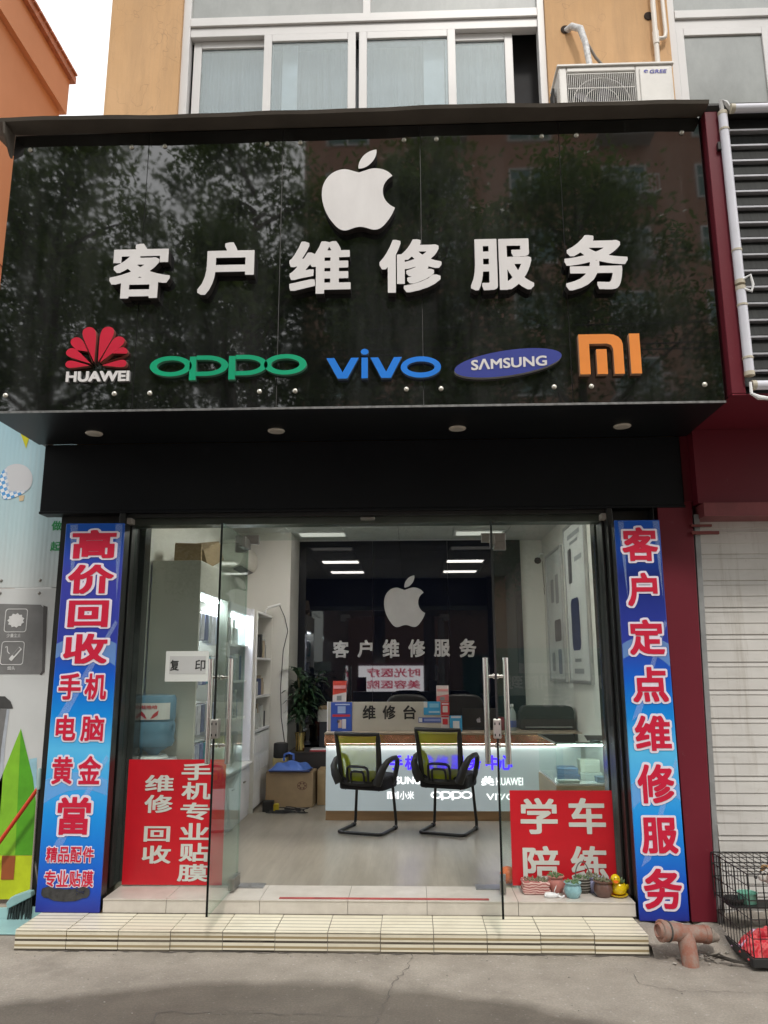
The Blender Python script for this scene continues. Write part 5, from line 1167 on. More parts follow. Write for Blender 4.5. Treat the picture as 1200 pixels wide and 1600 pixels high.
# visitor chairs
def visitor_chair():
    o = thing('visitor_chair', 'left black cantilever chair with lime mesh back facing the counter', 'chair', (-.38, 6.78, ZF), R(-20), 'mesh back chairs in front of the counter', local=True)
    Z0 = (0, 0, 0); M_TUB = pm('black steel tube', G(.015), .3)
    def rnd_path(pts, r_=.045, k=5):
        out = [Vector(pts[0])]
        for a, b, c in zip(pts, pts[1:], pts[2:]):
            a, b, c = Vector(a), Vector(b), Vector(c); d0 = (a - b).normalized() * r_; d1 = (c - b).normalized() * r_
            for i in range(k + 1): t = i / k; out.append((b + d0) * (1 - t) ** 2 + b * 2 * t * (1 - t) + (b + d1) * t * t)
        return out + [Vector(pts[-1])]
    MB().tube(rnd_path([(-.165, .15, .36), (-.19, .175, .014), (-.19, -.185, .014), (.19, -.185, .014), (.19, .175, .014), (.165, .15, .36)]), .0125, 10).build('cantilever_frame', M_TUB, o, smooth=True, off=Z0)
    for s_ in (-1, 1):
        MB().tube([(s_ * .19, .12, .014), (s_ * .19, .165, .014)], .017, 10).build('glide', M_BLACKMATT, o, smooth=True, off=Z0)
        MB().tube([(s_ * .165, .15, .345), (s_ * .15, -.12, .345)], .011, 8).build('seat_rail', M_TUB, o, smooth=True, off=Z0)
    m = MB(); N_ = 18; vs = []; fs = []
    q = [(.205 * math.copysign(abs(math.cos(a)) ** .35, math.cos(a)), .02 + .20 * math.copysign(abs(math.sin(a)) ** .35, math.sin(a))) for a in [2 * math.pi * i / 36 for i in range(36)]]
    m.prism(q, .335, .440, map3=lambda u, v, w_: (u, v, w_ + .012 * math.cos(u * 6)))
    m.build('seat', pm('black seat fabric', G(.012, (.9, .95, 1.2)), .85, var=.2, scale=60, bump=.4, bscale=300), o, bevel=.02, off=Z0, seg=3)
    # backrest: reclined frame, z .42 .. .80
    def bk(u, t): return (u * (1 + .14 * t), -.20 - .085 * t ** 1.3 + .05 * (abs(u) / .16) ** 2, .40 + .395 * t)
    fr = MB()
    fr.tube([bk(-.165, t) for t in np.linspace(0, 1, 9)] + [bk(-.165 + .33 * i / 8, 1) for i in range(1, 8)] + [bk(.165, t) for t in np.linspace(1, 0, 9)], [.027 - .008 * i / 8 for i in range(9)] + [.017] * 7 + [.019 + .008 * i / 8 for i in range(9)], 10)
    fr.tube([bk(-.165 + .33 * i / 8, .0) for i in range(9)], .02, 8)
    fr.build('backrest_frame', M_BLACKMATT, o, smooth=True, off=Z0)
    mm = MB(); K = 12; L = 12; vs = [bk(-.158 + .316 * i / K, .02 + .96 * j / L) for j in range(L + 1) for i in range(K + 1)]
    mm.add(vs, [(j * (K + 1) + i, j * (K + 1) + i + 1, (j + 1) * (K + 1) + i + 1, (j + 1) * (K + 1) + i) for j in range(L) for i in range(K)])
    n = N('lime mesh fabric'); n.set(Base_Color=G(1, (.46, .56, .012)), Roughness=.8); n.set(Alpha=.55); n.set(Transmission_Weight=0)
    mm.build('mesh_panel', n.m, o, smooth=True, off=Z0)
    lum = MB()
    for rw, h0, h1, t in ((.092, .02, .34, .014), (.058, .02, .24, .012)):
        pts = [bk(-rw * 1.0, h0), bk(-rw, h1 * .6), bk(-rw * .92, h1 * .9), bk(-rw * .7, h1), bk(0, h1 * 1.03), bk(rw * .7, h1), bk(rw * .92, h1 * .9), bk(rw, h1 * .6), bk(rw * 1.0, h0)]
        pts = [(x, y - .018, z) for x, y, z in pts]; lum.tube(pts, t, 8, flat=(1, .7))
    lum.build('lumbar_support', M_BLACKMATT, o, smooth=True, off=Z0)
    for s_ in (-1, 1):
        pts = [(s_ * .168, -.205, .40), (s_ * .20, -.215, .47), (s_ * .222, -.20, .53), (s_ * .235, -.13, .575), (s_ * .24, -.04, .590), (s_ * .24, .04, .588), (s_ * .236, .085, .565), (s_ * .228, .10, .52), (s_ * .215, .085, .44), (s_ * .195, .06, .375)]
        MB().tube(pts, [.036, .034, .029, .023, .020, .020, .020, .021, .022, .02], 10, flat=(1, 1)).build('armrest', M_BLACKMATT, o, smooth=True, off=Z0)
    return o
vc = visitor_chair()
v2 = copy_tree(vc); v2.location = (.292, 6.765, ZF); v2.rotation_euler = (0, 0, R(-22)); v2.scale = (1, 1, 1.045); v2['label'] = 'right black cantilever chair with lime mesh back facing the counter'

# glass display case on the right
dc = thing('glass_display_case', 'lit glass display case with tan base on the right side of the shop', 'display case', (1.3, 6.9, ZF))
DX0, DX1, DY0, DY1 = 1.118, 1.545, 6.3, 7.14
M_TANB = pm('tan laminate', G(1, (.36, .27, .15)), .45, var=.08)
MB().box(DX0 - .01, DX1, DY0 - .01, DY1, ZF + .001, .605).build('cabinet_base', M_TANB, dc, bevel=.003)
MB().box(DX0, DX1 - .01, DY0 + .01, DY1, .607, .62).build('display_deck', pm('white deck', G(.75), .4, var=0), dc)
MB().box(DX0, DX0 + .006, DY0, DY1, .622, .918).build('side_glass', M_CASEGLASS, dc)
MB().box(DX0 + .008, DX1 - .01, DY0, DY0 + .006, .622, .918).build('front_glass', M_CASEGLASS, dc)
MB().box(DX0 - .004, DX1 - .005, DY0 - .004, DY1, .920, .930).build('top_glass', M_CASEGLASS, dc)
m = MB(); m.box(DX0 - .006, DX1, DY0 - .006, DY0 - .001, .917, .932); m.box(DX0 - .006, DX0 - .001, DY0, DY1, .917, .932); m.build('edge_profile', pm('green glass edge', G(.20, (.75, 1, .9)), .3), dc)
MB().box(DX0 + .02, DX1 - .02, DY0 + .012, DY0 + .024, .903, .913).build('light_strip', pm('case led', G(.9), .5, var=0, emit=(.9, 1, .98, 1), es=22), dc)
MB().box(DX1 - .012, DX1 - .008, DY0 + .02, DY1, .622, .915).build('case_back', M_WHITE, dc)
def carton(label, x0, x1, y0, y1, z0, z1, col, name='box', cat='box', rot=0, tape=False, group=None, tiltx=0):
    o = thing(name, label, cat, ((x0 + x1) / 2, (y0 + y1) / 2, z0), rot, group, local=True); o.rotation_euler = (tiltx, 0, rot)
    a, b, h = (x1 - x0) / 2, (y1 - y0) / 2, z1 - z0
    MB().box(-a, a, -b, b, 0, h * .62).build('tray', pm('box %.2f %.2f %.2f' % col, G(1, col), .5, var=.05), o, bevel=.003, off=(0, 0, 0))
    MB().box(-a - .002, a + .002, -b - .002, b + .002, h * .625, h).build('lid', pm('box %.2f %.2f %.2f' % col, G(1, col), .5, var=.05), o, bevel=.003, off=(0, 0, 0))
    return o
BLU, WHT = (.14, .22, .38), (.62, .65, .62)
carton('slate blue box at the bottom of the display case stack', 1.14, 1.32, 6.42, 6.62, .622, .672, BLU)
carton('slate blue box on top of the display case stack', 1.15, 1.31, 6.43, 6.60, .674, .722, (.16, .25, .42))
carton('flat white tablet box lying at front of the display case', 1.135, 1.30, 6.32, 6.41, .622, .642, WHT)
carton('white device box propped at back right in the display case', 1.345, 1.50, 6.50, 6.62, .68, .775, (.66, .66, .58))
carton('white box under the propped device box in the case', 1.34, 1.51, 6.48, 6.66, .622, .678, WHT)
carton('small blue grey box at right front of the display case', 1.44, 1.515, 6.36, 6.44, .622, .665, (.2, .28, .4))
pr = thing('office_printer', 'wide black office printer with rounded lid behind the display case', 'printer', (1.3, 7.6, .93))
q = [(1.02, .936), (1.52, .936), (1.52, 1.10)] + arc(1.47, 1.10, .05, .05, 0, 90, 6) + arc(1.08, 1.10, .05, .05, 90, 180, 6) + [(1.02, 1.10)]
MB().prism(q, 7.5, 7.7).build('housing', M_BLACKMATT, pr, bevel=.008); MB().box(1.05, 1.5, 7.489, 7.499, 1.035, 1.05).build('paper_slot', M_BLACK, pr)
MB().box(1.06, 1.49, 7.46, 7.498, .955, .965).build('output_tray', pm('grey tray', G(.25), .5), pr)
ph = thing('tablet', 'dark tablet lying on a low stand on the display case', 'tablet', (1.46, 6.42, .93))
MB().add([(1.38, 6.36, .945), (1.54, 6.34, .945), (1.54, 6.44, .972), (1.38, 6.46, .972), (1.38, 6.36, .936), (1.54, 6.34, .936), (1.54, 6.44, .963), (1.38, 6.46, .963)], [(0, 1, 2, 3), (4, 7, 6, 5), (0, 4, 5, 1), (1, 5, 6, 2), (2, 6, 7, 3), (3, 7, 4, 0)]).build('screen_slab', M_BLACK, ph, bevel=.002)
MB().box(1.42, 1.50, 6.43, 6.45, .9305, .955).build('rest', M_BLACKMATT, ph)

# wall light boxes on the right wall
M_LB = pm('wall poster', G(.66, (.98, 1, .98)), .45, var=.03); M_LBF = pm('silver poster frame', G(.5), .35, .5, var=.05)
def wall_poster(label, y0, y1, z0, z1, shapes):
    o = thing('wall_poster', label, 'poster', (RX1, (y0 + y1) / 2, z0), 0, 'phone posters on the right wall')
    m = MB(); xw = RX1 - .02
    for a in ((y0, y0 + .03, z0, z1), (y1 - .03, y1, z0, z1), (y0 + .03, y1 - .03, z0, z0 + .03), (y0 + .03, y1 - .03, z1 - .03, z1)): m.box(xw - .012, RX1 - .001, a[0], a[1], a[2], a[3])
    m.build('frame', M_LBF, o, bevel=.003)
    MB().box(xw - .003, RX1 - .002, y0 + .031, y1 - .031, z0 + .031, z1 - .031).build('print', M_LB, o)
    for (u0, u1, v0, v1, c) in shapes:
        ya, yb_, za, zb = y1 - (y1 - y0) * u1, y1 - (y1 - y0) * u0, z0 + (z1 - z0) * v0, z0 + (z1 - z0) * v1
        r_ = min(yb_ - ya, zb - za) * .18
        lp_ = arc(yb_ - r_, zb - r_, r_, r_, 0, 90, 4) + arc(ya + r_, zb - r_, r_, r_, 90, 180, 4) + arc(ya + r_, za + r_, r_, r_, 180, 270, 4) + arc(yb_ - r_, za + r_, r_, r_, 270, 360, 4)
        MB().add([(xw - .006, y, z) for y, z in lp_], [tuple(range(len(lp_)))]).build('printed_phone' if v1 - v0 > .1 else 'printed_caption', pm('print %.2f %.2f %.2f' % c, G(1, c), .4, var=.0), o)
DKP, GRP, NV = (.10, .10, .11), (.32, .33, .34), (.03, .04, .11)
wall_poster('framed white phone poster with dark blue handset nearest the glass front', 6.72, 7.62, 1.36, 2.86, [(.18, .36, .62, .84, DKP), (.22, .62, .20, .52, NV), (.2, .8, .90, .93, GRP), (.3, .7, .86, .88, GRP), (.5, .85, .74, .77, GRP), (.3, .6, .13, .15, GRP), (.25, .7, .06, .09, GRP)])
wall_poster('framed white phone poster farther along the right wall near the corner', 7.82, 8.70, 1.36, 2.74, [(.3, .5, .60, .78, GRP), (.6, .8, .58, .80, GRP), (.45, .85, .30, .46, (.14, .13, .15)), (.2, .4, .08, .22, GRP), (.6, .82, .06, .24, (.2, .22, .28))])
dm = thing('ceiling_camera', 'small dark dome camera high in the right back corner', 'camera', (1.5, 8.9, 2.72))
MB().lathe([(.001, -.04), (.03, -.03), (.042, 0), (.03, .03), (.001, .04)], (1.47, 8.88, 2.72), 16).build('dome', pm('dark dome', G(.05, (1, 1, 1.2)), .2), dm, smooth=True); MB().tube([(1.47, 8.88, 2.75), (1.50, 8.9, 2.80), (1.549, 8.9, 2.80)], .012, 8).build('mount', M_WHITE, dm)
MB().tube([(1.53, 8.93, 2.72), (1.535, 8.93, 2.5), (1.54, 8.92, 2.42), (1.53, 8.9, 2.40), (1.535, 8.9, 2.33)], .004, 6).build('cable', pm('grey cable', G(.22), .6), dm)

# cabinets along the left wall
XF = -1.55
n = N('cabinet laminate'); n.set(Base_Color=n.ramp(n.noise(2, 4, .5), [(.3, G(.50, (1, .98, .86))), (.7, G(.54, (1, .98, .88)))]), Roughness=.4); M_LAM = n.m
M_CABW = pm('cabinet white', G(.72, (.98, .98, 1.02)), .4, var=.02)
c1 = thing('tall_display_cabinet', 'tall cream display cabinet with lit opening of hanging phone accessories', 'cabinet', (-1.74, 6.05, ZF))
A0, A1 = 5.60, 6.52
m = MB(); m.box(-1.915, XF, A0, A0 + .03, ZF + .001, 2.292); m.box(-1.915, XF, A1 - .03, A1, ZF + .001, 2.292); m.box(-1.915, XF, A0 + .03, A1 - .03, 2.06, 2.292); m.box(-1.915, XF, A0 + .03, A1 - .03, ZF + .001, .66); m.build('carcass', M_LAM, c1, bevel=.004)
MB().box(-1.912, -1.89, A0 + .031, A1 - .031, .662, 2.058).build('back_panel', M_CABW, c1)
MB().box(-1.70, -1.60, A0 + .06, A1 - .06, 2.045, 2.056).build('light_strip', pm('cabinet led', G(.9), .5, var=0, emit=(.86, .92, 1, 1), es=16), c1)
m = MB(); hooks = []
for z in (1.93, 1.60, 1.24, .95):
    for i in range(7): y = A0 + .10 + i * .115; hooks.append((y, z)); m.tube([(-1.888, y, z), (-1.60, y, z), (-1.59, y, z + .012)], .003, 5)
m.build('hook_rail', M_CHROME, c1)
pcols = [(.05, .32, .38), (.56, .56, .62), (.60, .60, .66), (.18, .22, .42), (.50, .52, .55), (.58, .58, .62), (.42, .46, .6), (.16, .18, .3)]
for k, (y, z) in enumerate(hooks):
    c_ = pcols[(k * 5 + k // 7) % len(pcols)]; h = rnd.uniform(.20, .25)
    o = MB().box(-1.66, -1.605, y - .046, y + .046, z - h, z - .006).build('accessory_pack', pm('pack %.2f %.2f %.2f' % c_, G(1, c_), .3, var=.25, scale=14), bevel=.004)
    tag(o, 'phone accessory pack hanging on a hook in the lit cream cabinet', 'accessory pack', 'accessory packs on the cabinet hooks')
c2 = thing('white_shelf_cabinet', 'white lit shelf cabinet with drawers below a small worktop', 'cabinet', (-1.74, 7.0, ZF))
B0, B1 = 6.54, 7.46
m = MB(); m.box(-1.915, XF + .03, B1 - .03, B1, .66, 2.07); m.box(-1.915, XF + .01, B0, B0 + .03, .66, 2.07); m.box(-1.915, XF, B0 + .03, B1 - .03, 2.0, 2.07); m.box(-1.915, XF + .02, B0, B1, ZF + .001, .64); m.box(-1.915, -1.895, B0 + .031, B1 - .031, .66, 1.999); m.build('carcass', M_CABW, c2, bevel=.004)
MB().box(-1.915, XF + .05, B0, B1, .641, .659).build('worktop', M_WHITE, c2, bevel=.003)
for z in (1.05, 1.38, 1.70): MB().box(-1.894, XF - .02, B0 + .031, B1 - .031, z, z + .018).build('shelf', M_WHITE, c2)
MB().box(-1.72, -1.62, B0 + .05, B1 - .05, 1.986, 1.998).build('light_strip', pm('cabinet led', G(.9), .5), c2)
MB().box(-1.60, -1.575, B0 + .0305, B0 + .036, .70, 1.95).build('added_light_strip', pm('cabinet led', G(.9), .5), c2)  # extra strip added to brighten the far side panel
m = MB()
for a, b in ((B0 + .02, 6.985), (7.005, B1 - .02)): m.box(XF + .021, XF + .033, a, b, ZF + .06, .615)
m.build('drawer_front', M_CABW, c2, bevel=.003)
m = MB()
for y in (6.75, 7.2): m.box(XF + .034, XF + .045, y - .04, y + .04, .50, .51)
m.build('drawer_pull', M_STEELDULL, c2)
bk_cols = [(.05, .10, .28), (.04, .08, .22), (.5, .52, .5), (.36, .05, .08), (.10, .2, .36), (.55, .55, .5)]
for z in (.66, 1.07, 1.40, 1.72):
    y = B0 + .07
    while y < B1 - .2:
        w_ = rnd.uniform(.05, .16); h = rnd.uniform(.12, .27); c_ = rnd.choice(bk_cols)
        o = MB().box(-1.84, -1.62 + rnd.uniform(-.04, .03), y, y + w_, z + .0005, z + h).build('product_box', pm('product %.2f %.2f %.2f' % c_, G(1, c_), .4, var=.2, scale=12), bevel=.003)
        tag(o, 'boxed phone product standing on the lit white shelf cabinet', 'product box', 'product boxes on the lit shelves'); y += w_ + rnd.uniform(.005, .05)
c3 = thing('white_shelf_tower', 'white open shelf tower with louvred doors beside the pillar', 'shelf', (-1.74, 7.9, ZF))
D0, D1 = 7.52, 8.33; XT = -1.50
m = MB(); m.box(-1.915, XT, D0, D0 + .025, ZF + .001, 2.06); m.box(-1.915, XT, D1 - .025, D1, ZF + .001, 2.06); m.box(-1.915, -1.90, D0 + .025, D1 - .025, ZF + .001, 2.06); m.build('carcass', M_WALLIN, c3)
for z in (.90, 1.22, 1.59, 2.04): MB().box(-1.899, XT - .003, D0 + .026, D1 - .026, z, z + .022).build('shelf', M_WHITE, c3)
m = MB(); m.box(XT - .02, XT - .004, D0 + .026, D1 - .026, ZF + .03, .885)
for r_ in range(2):
    for i in range(9): y = D0 + .07 + i * .08; m.box(XT - .003, XT + .004, y, y + .035, .53 + .18 * r_, .68 + .18 * r_)
m.build('louvred_door', M_WHITE, c3, bevel=.002)
for z in (.922, 1.242, 1.612):
    y = D0 + .05
    while y < D1 - .12:
        w_ = rnd.uniform(.02, .06); h = rnd.uniform(.12, .24); c_ = rnd.choice([(.6, .6, .58), (.55, .57, .56), (.08, .10, .2), (.62, .6, .56), (.05, .05, .05), (.4, .33, .24)])
        o = MB().box(-1.78, XT - .02 - rnd.uniform(0, .06), y, y + w_, z + .0005, z + h).build('binder', pm('binder %.2f %.2f %.2f' % c_, G(1, c_), .5, var=.08), bevel=.002)
        tag(o, 'slim box or binder standing on the white shelf tower', 'binder', 'binders and slim boxes on the shelf tower'); y += w_ + rnd.uniform(.004, .03)
tl = thing('clip_lamp', 'small white clip lamp with cable on top of the shelf tower', 'lamp', (-1.55, 8.2, 2.063))
MB().tube([(-1.56, 8.2, 2.063), (-1.55, 8.2, 2.12), (-1.50, 8.2, 2.15)], .008, 8).build('arm', M_WHITE, tl); MB().tube([(-1.53, 8.2, 2.14), (-1.40, 8.22, 2.18)], [.018, .012], 10).build('head', M_WHITE, tl, smooth=True)
MB().tube([(-1.42, 8.3, 2.17), (-1.37, 8.345, 2.05), (-1.335, 8.352, 1.9), (-1.38, 8.352, 1.7), (-1.40, 8.352, 1.3), (-1.385, 8.352, 1.0), (-1.345, 8.35, .75), (-1.335, 8.34, .5)], .005, 6).build('power_cable', pm('dark cable', G(.05), .6), tl, smooth=True)
ia = thing('indoor_air_conditioner', 'white wall mounted indoor air conditioner above the shelf tower', 'air conditioner', (-1.8, 8.0, 2.5))
q = [(-1.925, 2.50), (-1.80, 2.50), (-1.715, 2.54), (-1.685, 2.60), (-1.685, 2.70), (-1.71, 2.76), (-1.78, 2.79), (-1.925, 2.79)]
MB().prism(q, 7.62, 8.34).build('casing', pm('ivory ac plastic', G(.66, (1, .97, .86)), .4, var=.03), ia, bevel=.01)
MB().add([(-1.80, 7.66, 2.494), (-1.718, 7.66, 2.53), (-1.718, 8.30, 2.53), (-1.80, 8.30, 2.494)], [(0, 1, 2, 3)]).build('outlet_flap', pm('dark outlet', G(.1), .5), ia)
def moving_box(label, c, size, rotz, tiltx, col=(.36, .25, .14), name='cardboard_box', cat='box', mark=False):
    o = thing(name, label, cat, c, rotz, local=True); o.rotation_euler = (tiltx, 0, rotz)
    n_ = pm('cardboard %.2f' % col[0], G(1, col), .8, var=.1, scale=9, dirt=.25); a, b, h = size[0] / 2, size[1] / 2, size[2]
    MB().box(-a, a, -b, b, 0, h).build('carton', n_, o, bevel=.004, off=(0, 0, 0))
    MB().box(-a - .001, a + .001, -.025, .025, h + .0005, h + .002).build('tape', pm('packing tape', G(1, (.42, .32, .2)), .3), o, off=(0, 0, 0))
    for s_ in (-1, 1): MB().box(-a + .004, a - .004, s_ * b * .5 - b * .49, s_ * b * .5 + b * .47, h + .002, h + .005).build('flap', n_, o, off=(0, 0, 0))
    if mark:
        m = MB(); mk = shape(ring(0, 0, .05, .04, .006) , 0); m.put(mk, -b - .002, fn=lambda u, v, q: (u + a * .55, -b - .002, v + h * .62))
        for k in range(6): u, v = .03 * math.cos(k * 1.05), .024 * math.sin(k * 1.05); m.put(shape([arc(0, 0, .011, .010, n=14)]), 0, fn=lambda p, q_, w_, u=u, v=v: (p + u + a * .55, -b - .002, q_ + v + h * .62))
        m.build('printed_mark', pm('brown print', G(1, (.16, .08, .05)), .8, var=0), o, off=(0, 0, 0))
    return o
moving_box('tilted cardboard box on top of the tall cabinet, left one', (-1.72, 5.84, 2.293), (.20, .16, .15), R(14), R(0))
moving_box('cardboard box standing on edge on top of the tall cabinet, right one', (-1.68, 6.20, 2.335), (.22, .22, .16), R(-24), R(26), (.30, .22, .13))
moving_box('large cardboard carton with round printed mark under the blue bag', (-1.205, 8.0, ZF + .001), (.465, .28, .325), R(-2), 0, (.36, .26, .13), mark=True)
moving_box('narrow cardboard carton behind the marked carton', (-.90, 8.12, ZF + .001), (.10, .26, .33), R(0), 0, (.34, .235, .12))
bg_ = thing('blue_bag', 'folded blue zip bag lying on the cardboard carton', 'bag', (-1.21, 7.93, .512), local=True)
m = MB(); vs = []; K = 24
for j in range(13):
    for i in range(K + 1):
        u, v = i / K * 2 - 1, j / 12 * 2 - 1
        e = (1 - abs(u) ** 5) * (1 - abs(v) ** 4); vs.append((u * .19 + .02 * v, v * .12, .012 + e * (.045 + .04 * (v + 1) / 2 + .012 * math.sin(u * 7 + v * 4))))
m.add(vs, [(j * (K + 1) + i, j * (K + 1) + i + 1, (j + 1) * (K + 1) + i + 1, (j + 1) * (K + 1) + i) for j in range(12) for i in range(K)]).build('top_panel', pm('blue nylon', G(1, (.07, .15, .46)), .6, var=.1, bump=.3), bg_, smooth=True, off=(0, 0, 0))
MB().box(-.195, .205, -.125, .12, 0, .018).build('dark_base', pm('navy nylon', G(1, (.02, .03, .09)), .7), bg_, bevel=.008, off=(0, 0, 0))
MB().tube([(-.08, .06, .09), (-.07, .05, .15), (-.02, .045, .165), (.02, .05, .15), (.02, .06, .10)], .012, 8).build('handle', pm('blue nylon', G(1, (.07, .15, .46)), .6), bg_, smooth=True, off=(0, 0, 0))
sp_ = lathe_thing('black_speaker', 'black cylindrical speaker on a small yellow and white box', 'speaker', [(.07, 0), (.075, .01), (.075, .13), (.07, .145), (.05, .15)], (-1.37, 8.28, .60), M_BLACKMATT)
carton('small white and yellow box under the black cylindrical speaker', -1.44, -1.30, 8.22, 8.345, .506, .598, (.5, .42, .2))
moving_box('plain cardboard carton standing against the pillar behind the marked carton', (-1.37, 8.25, ZF + .001), (.16, .16, .318), 0, 0, (.33, .24, .13))
st_ = thing('plant_stool', 'dark low cabinet carrying the plant vase and a red folder', 'cabinet', (-1.05, 8.55, ZF))
MB().box(-1.30, -.80, 8.34, 8.85, ZF + .001, .63).build('body', pm('dark wood', G(.03, (1, .8, .7)), .4), st_, bevel=.005); MB().box(-1.31, -.79, 8.33, 8.86, .631, .648).build('top', pm('dark wood', G(.03), .4), st_, bevel=.003)
o = thing('red_folder', 'red folder lying on the dark cabinet beside the vase', 'folder', (-1.0, 8.45, .65)); MB().box(-1.08, -.86, 8.36, 8.56, .649, .665).build('cover', pm('red card', G(1, (.40, .03, .04)), .4), o, bevel=.003); MB().box(-1.075, -.87, 8.365, 8.55, .6655, .673).build('pages', M_WHITE, o)
wb = thing('slate_box', 'dark slate box between the plant and the counter', 'box', (-.95, 8.75, .65))
MB().box(-1.02, -.78, 8.70, 8.86, .649, .93).build('carton', pm('slate box', G(.035, (.9, 1, 1.2)), .6), wb, bevel=.004); MB().box(-.905, -.895, 8.696, 8.6995, .70, .88).build('label_strip', pm('grey strip', G(.12), .6), wb); wb = thing('wrapped_parcel', 'pale wrapped parcel with brown lid on top of the dark slate box', 'parcel', (-.9, 8.77, .931)); MB().box(-1.04, -.77, 8.68, 8.87, .931, 1.06).build('wrapping', pm('white parcel', G(.5, (1, .97, .9)), .6, var=.05), wb, bevel=.006); MB().box(-1.03, -.84, 8.69, 8.86, 1.061, 1.10).build('brown_lid', pm('cardboard 0.36', G(1, (.36, .25, .14)), .8), wb, bevel=.004)
# indoor plant
pt = thing('indoor_plant', 'tall dark green bushy plant in a golden vase beside the back panel', 'plant', (-1.16, 8.45, .649))
MB().lathe([(.045, 0), (.05, .02), (.044, .10), (.055, .17), (.06, .19), (.052, .19), (.04, .12)], (-1.19, 8.42, .649), 20).build('vase', pm('gold vase', G(1, (.55, .40, .14)), .2, .9, var=.05), pt, smooth=True)
m = MB(); lv = MB(); rp = random.Random(11)
for k in range(9):
    a = rp.uniform(0, 6.28); top = Vector((-1.14 + .20 * math.cos(a) * rp.random(), 8.50 + .14 * math.sin(a), 1.05 + .45 * rp.random())); base = Vector((-1.19, 8.42, .82))
    mid = base.lerp(top, .5) + Vector((0, 0, .05)); m.tube([base, mid, top], [.009, .008, .006], 6)
    for j in range(26):
        t = rp.uniform(.25, 1.0); p = base.lerp(top, t) + Vector((0, 0, .05 * math.sin(t * 3)))
        an = rp.uniform(0, 6.28); el = rp.uniform(-.3, .9); L = rp.uniform(.13, .24); wd = L * .13
        d = Vector((math.cos(an) * math.cos(el), math.sin(an) * math.cos(el), math.sin(el))); sd2 = d.cross(Vector((0, 0, 1))).normalized() * wd
        q1 = p + d * L * .4 + Vector((0, 0, .01)); q2 = p + d * L * .75 - Vector((0, 0, .015)); q3 = p + d * L - Vector((0, 0, .07))
        lv.add([p + sd2 * .3, p - sd2 * .3, q1 - sd2, q1 + sd2, q2 - sd2 * .8, q2 + sd2 * .8, q3], [(0, 1, 2, 3), (3, 2, 4, 5), (5, 4, 6)])
m.build('stem', pm('plant stem', G(1, (.10, .09, .04)), .7), pt); lv.build('foliage', pm('dark plant leaf', G(1, (.022, .055, .022)), .4, var=.5, scale=4), pt)
# bits on the floor
ad = thing('power_adapter', 'black and yellow power adapter with tangled cables on the floor', 'adapter', (-1.37, 7.6, ZF))
MB().box(-1.42, -1.32, 7.60, 7.68, ZF + .001, ZF + .10).build('block', M_BLACKMATT, ad, bevel=.006); MB().box(-1.319, -1.27, 7.61, 7.67, ZF + .001, ZF + .07).build('yellow_plug', pm('yellow plastic', G(1, (.55, .42, .02)), .5), ad, bevel=.005)
m = MB(); rp = random.Random(4)
for k in range(4):
    p0 = Vector((-1.3, 7.62, ZF + .05)); pts = [p0]
    for j in range(9): pts.append(Vector((-1.45 + .55 * rp.random(), 7.48 + .22 * rp.random(), ZF + .008 + (.04 * rp.random() if j % 3 == 0 else 0))))
    sm2 = []
    for a, b, c_ in zip(pts, pts[1:], pts[2:]):
        for i in range(4): t = i / 4; sm2.append((a + b) / 2 * (1 - t) ** 2 + b * 2 * t * (1 - t) + (b + c_) / 2 * t * t)
    m.tube(sm2, .004, 5)
m.build('cable_tangle', M_BLACKMATT, ad, smooth=True)
# water dispenser with blue bottle behind the left pane
wd_ = thing('water_dispenser', 'white water dispenser standing behind the left red poster', 'water dispenser', (-1.80, 5.47, ZF))
MB().box(-1.925, -1.655, 5.34, 5.595, ZF + .001, .90).build('cabinet', M_CABW, wd_, bevel=.012)
MB().lathe([(.10, .901), (.105, .905), (.09, .925)], (-1.79, 5.465, 0), 24).build('collar', M_WHITE, wd_)
wb2 = thing('water_bottle', 'large translucent blue water bottle upside down on the dispenser', 'water bottle', (-1.79, 5.465, .926))
n = N('blue bottle plastic'); n.set(Base_Color=G(1, (.16, .30, .42)), Roughness=.18, Alpha=.8); 
MB().lathe([(a * 1.09, b) for a, b in [(.03, .926), (.05, .95), (.115, .985), (.128, 1.02), (.122, 1.05), (.128, 1.08), (.128, 1.13), (.120, 1.15), (.128, 1.17), (.128, 1.30), (.118, 1.325), (.05, 1.33)]], (-1.782, 5.45, 0), 30).build('bottle_body', n.m, wb2, smooth=True)
m = MB(); K = 14; rl = .1412; la = [R(-150 + 120 * i / K) for i in range(K + 1)]
m.add([(-1.782 + rl * math.cos(a), 5.45 + rl * math.sin(a), z) for z in (1.165, 1.275) for a in la], [(i, i + 1, i + K + 2, i + K + 1) for i in range(K)]).build('label_wrap', pm('bottle label', G(.66, (1, .95, .93)), .45, var=.03), wb2)
cyl = lambda u, v, q: (-1.782 + (rl + .003) * math.sin(u / rl), 5.45 - (rl + .003) * math.cos(u / rl), v)
m = MB().put(fit('娃哈哈', -.055, .055, 1.235, 1.262, offset=.02), fn=cyl)
for s_ in (-1, 1): m.put(shape([[(s_ * .012, 1.172), (s_ * .03, 1.176), (s_ * .058, 1.195), (s_ * .064, 1.228), (s_ * .045, 1.215), (s_ * .028, 1.20)]]), fn=cyl)
m.build('red_label_print', pm('label red', G(1, (.5, .02, .03)), .45, var=0), wb2)

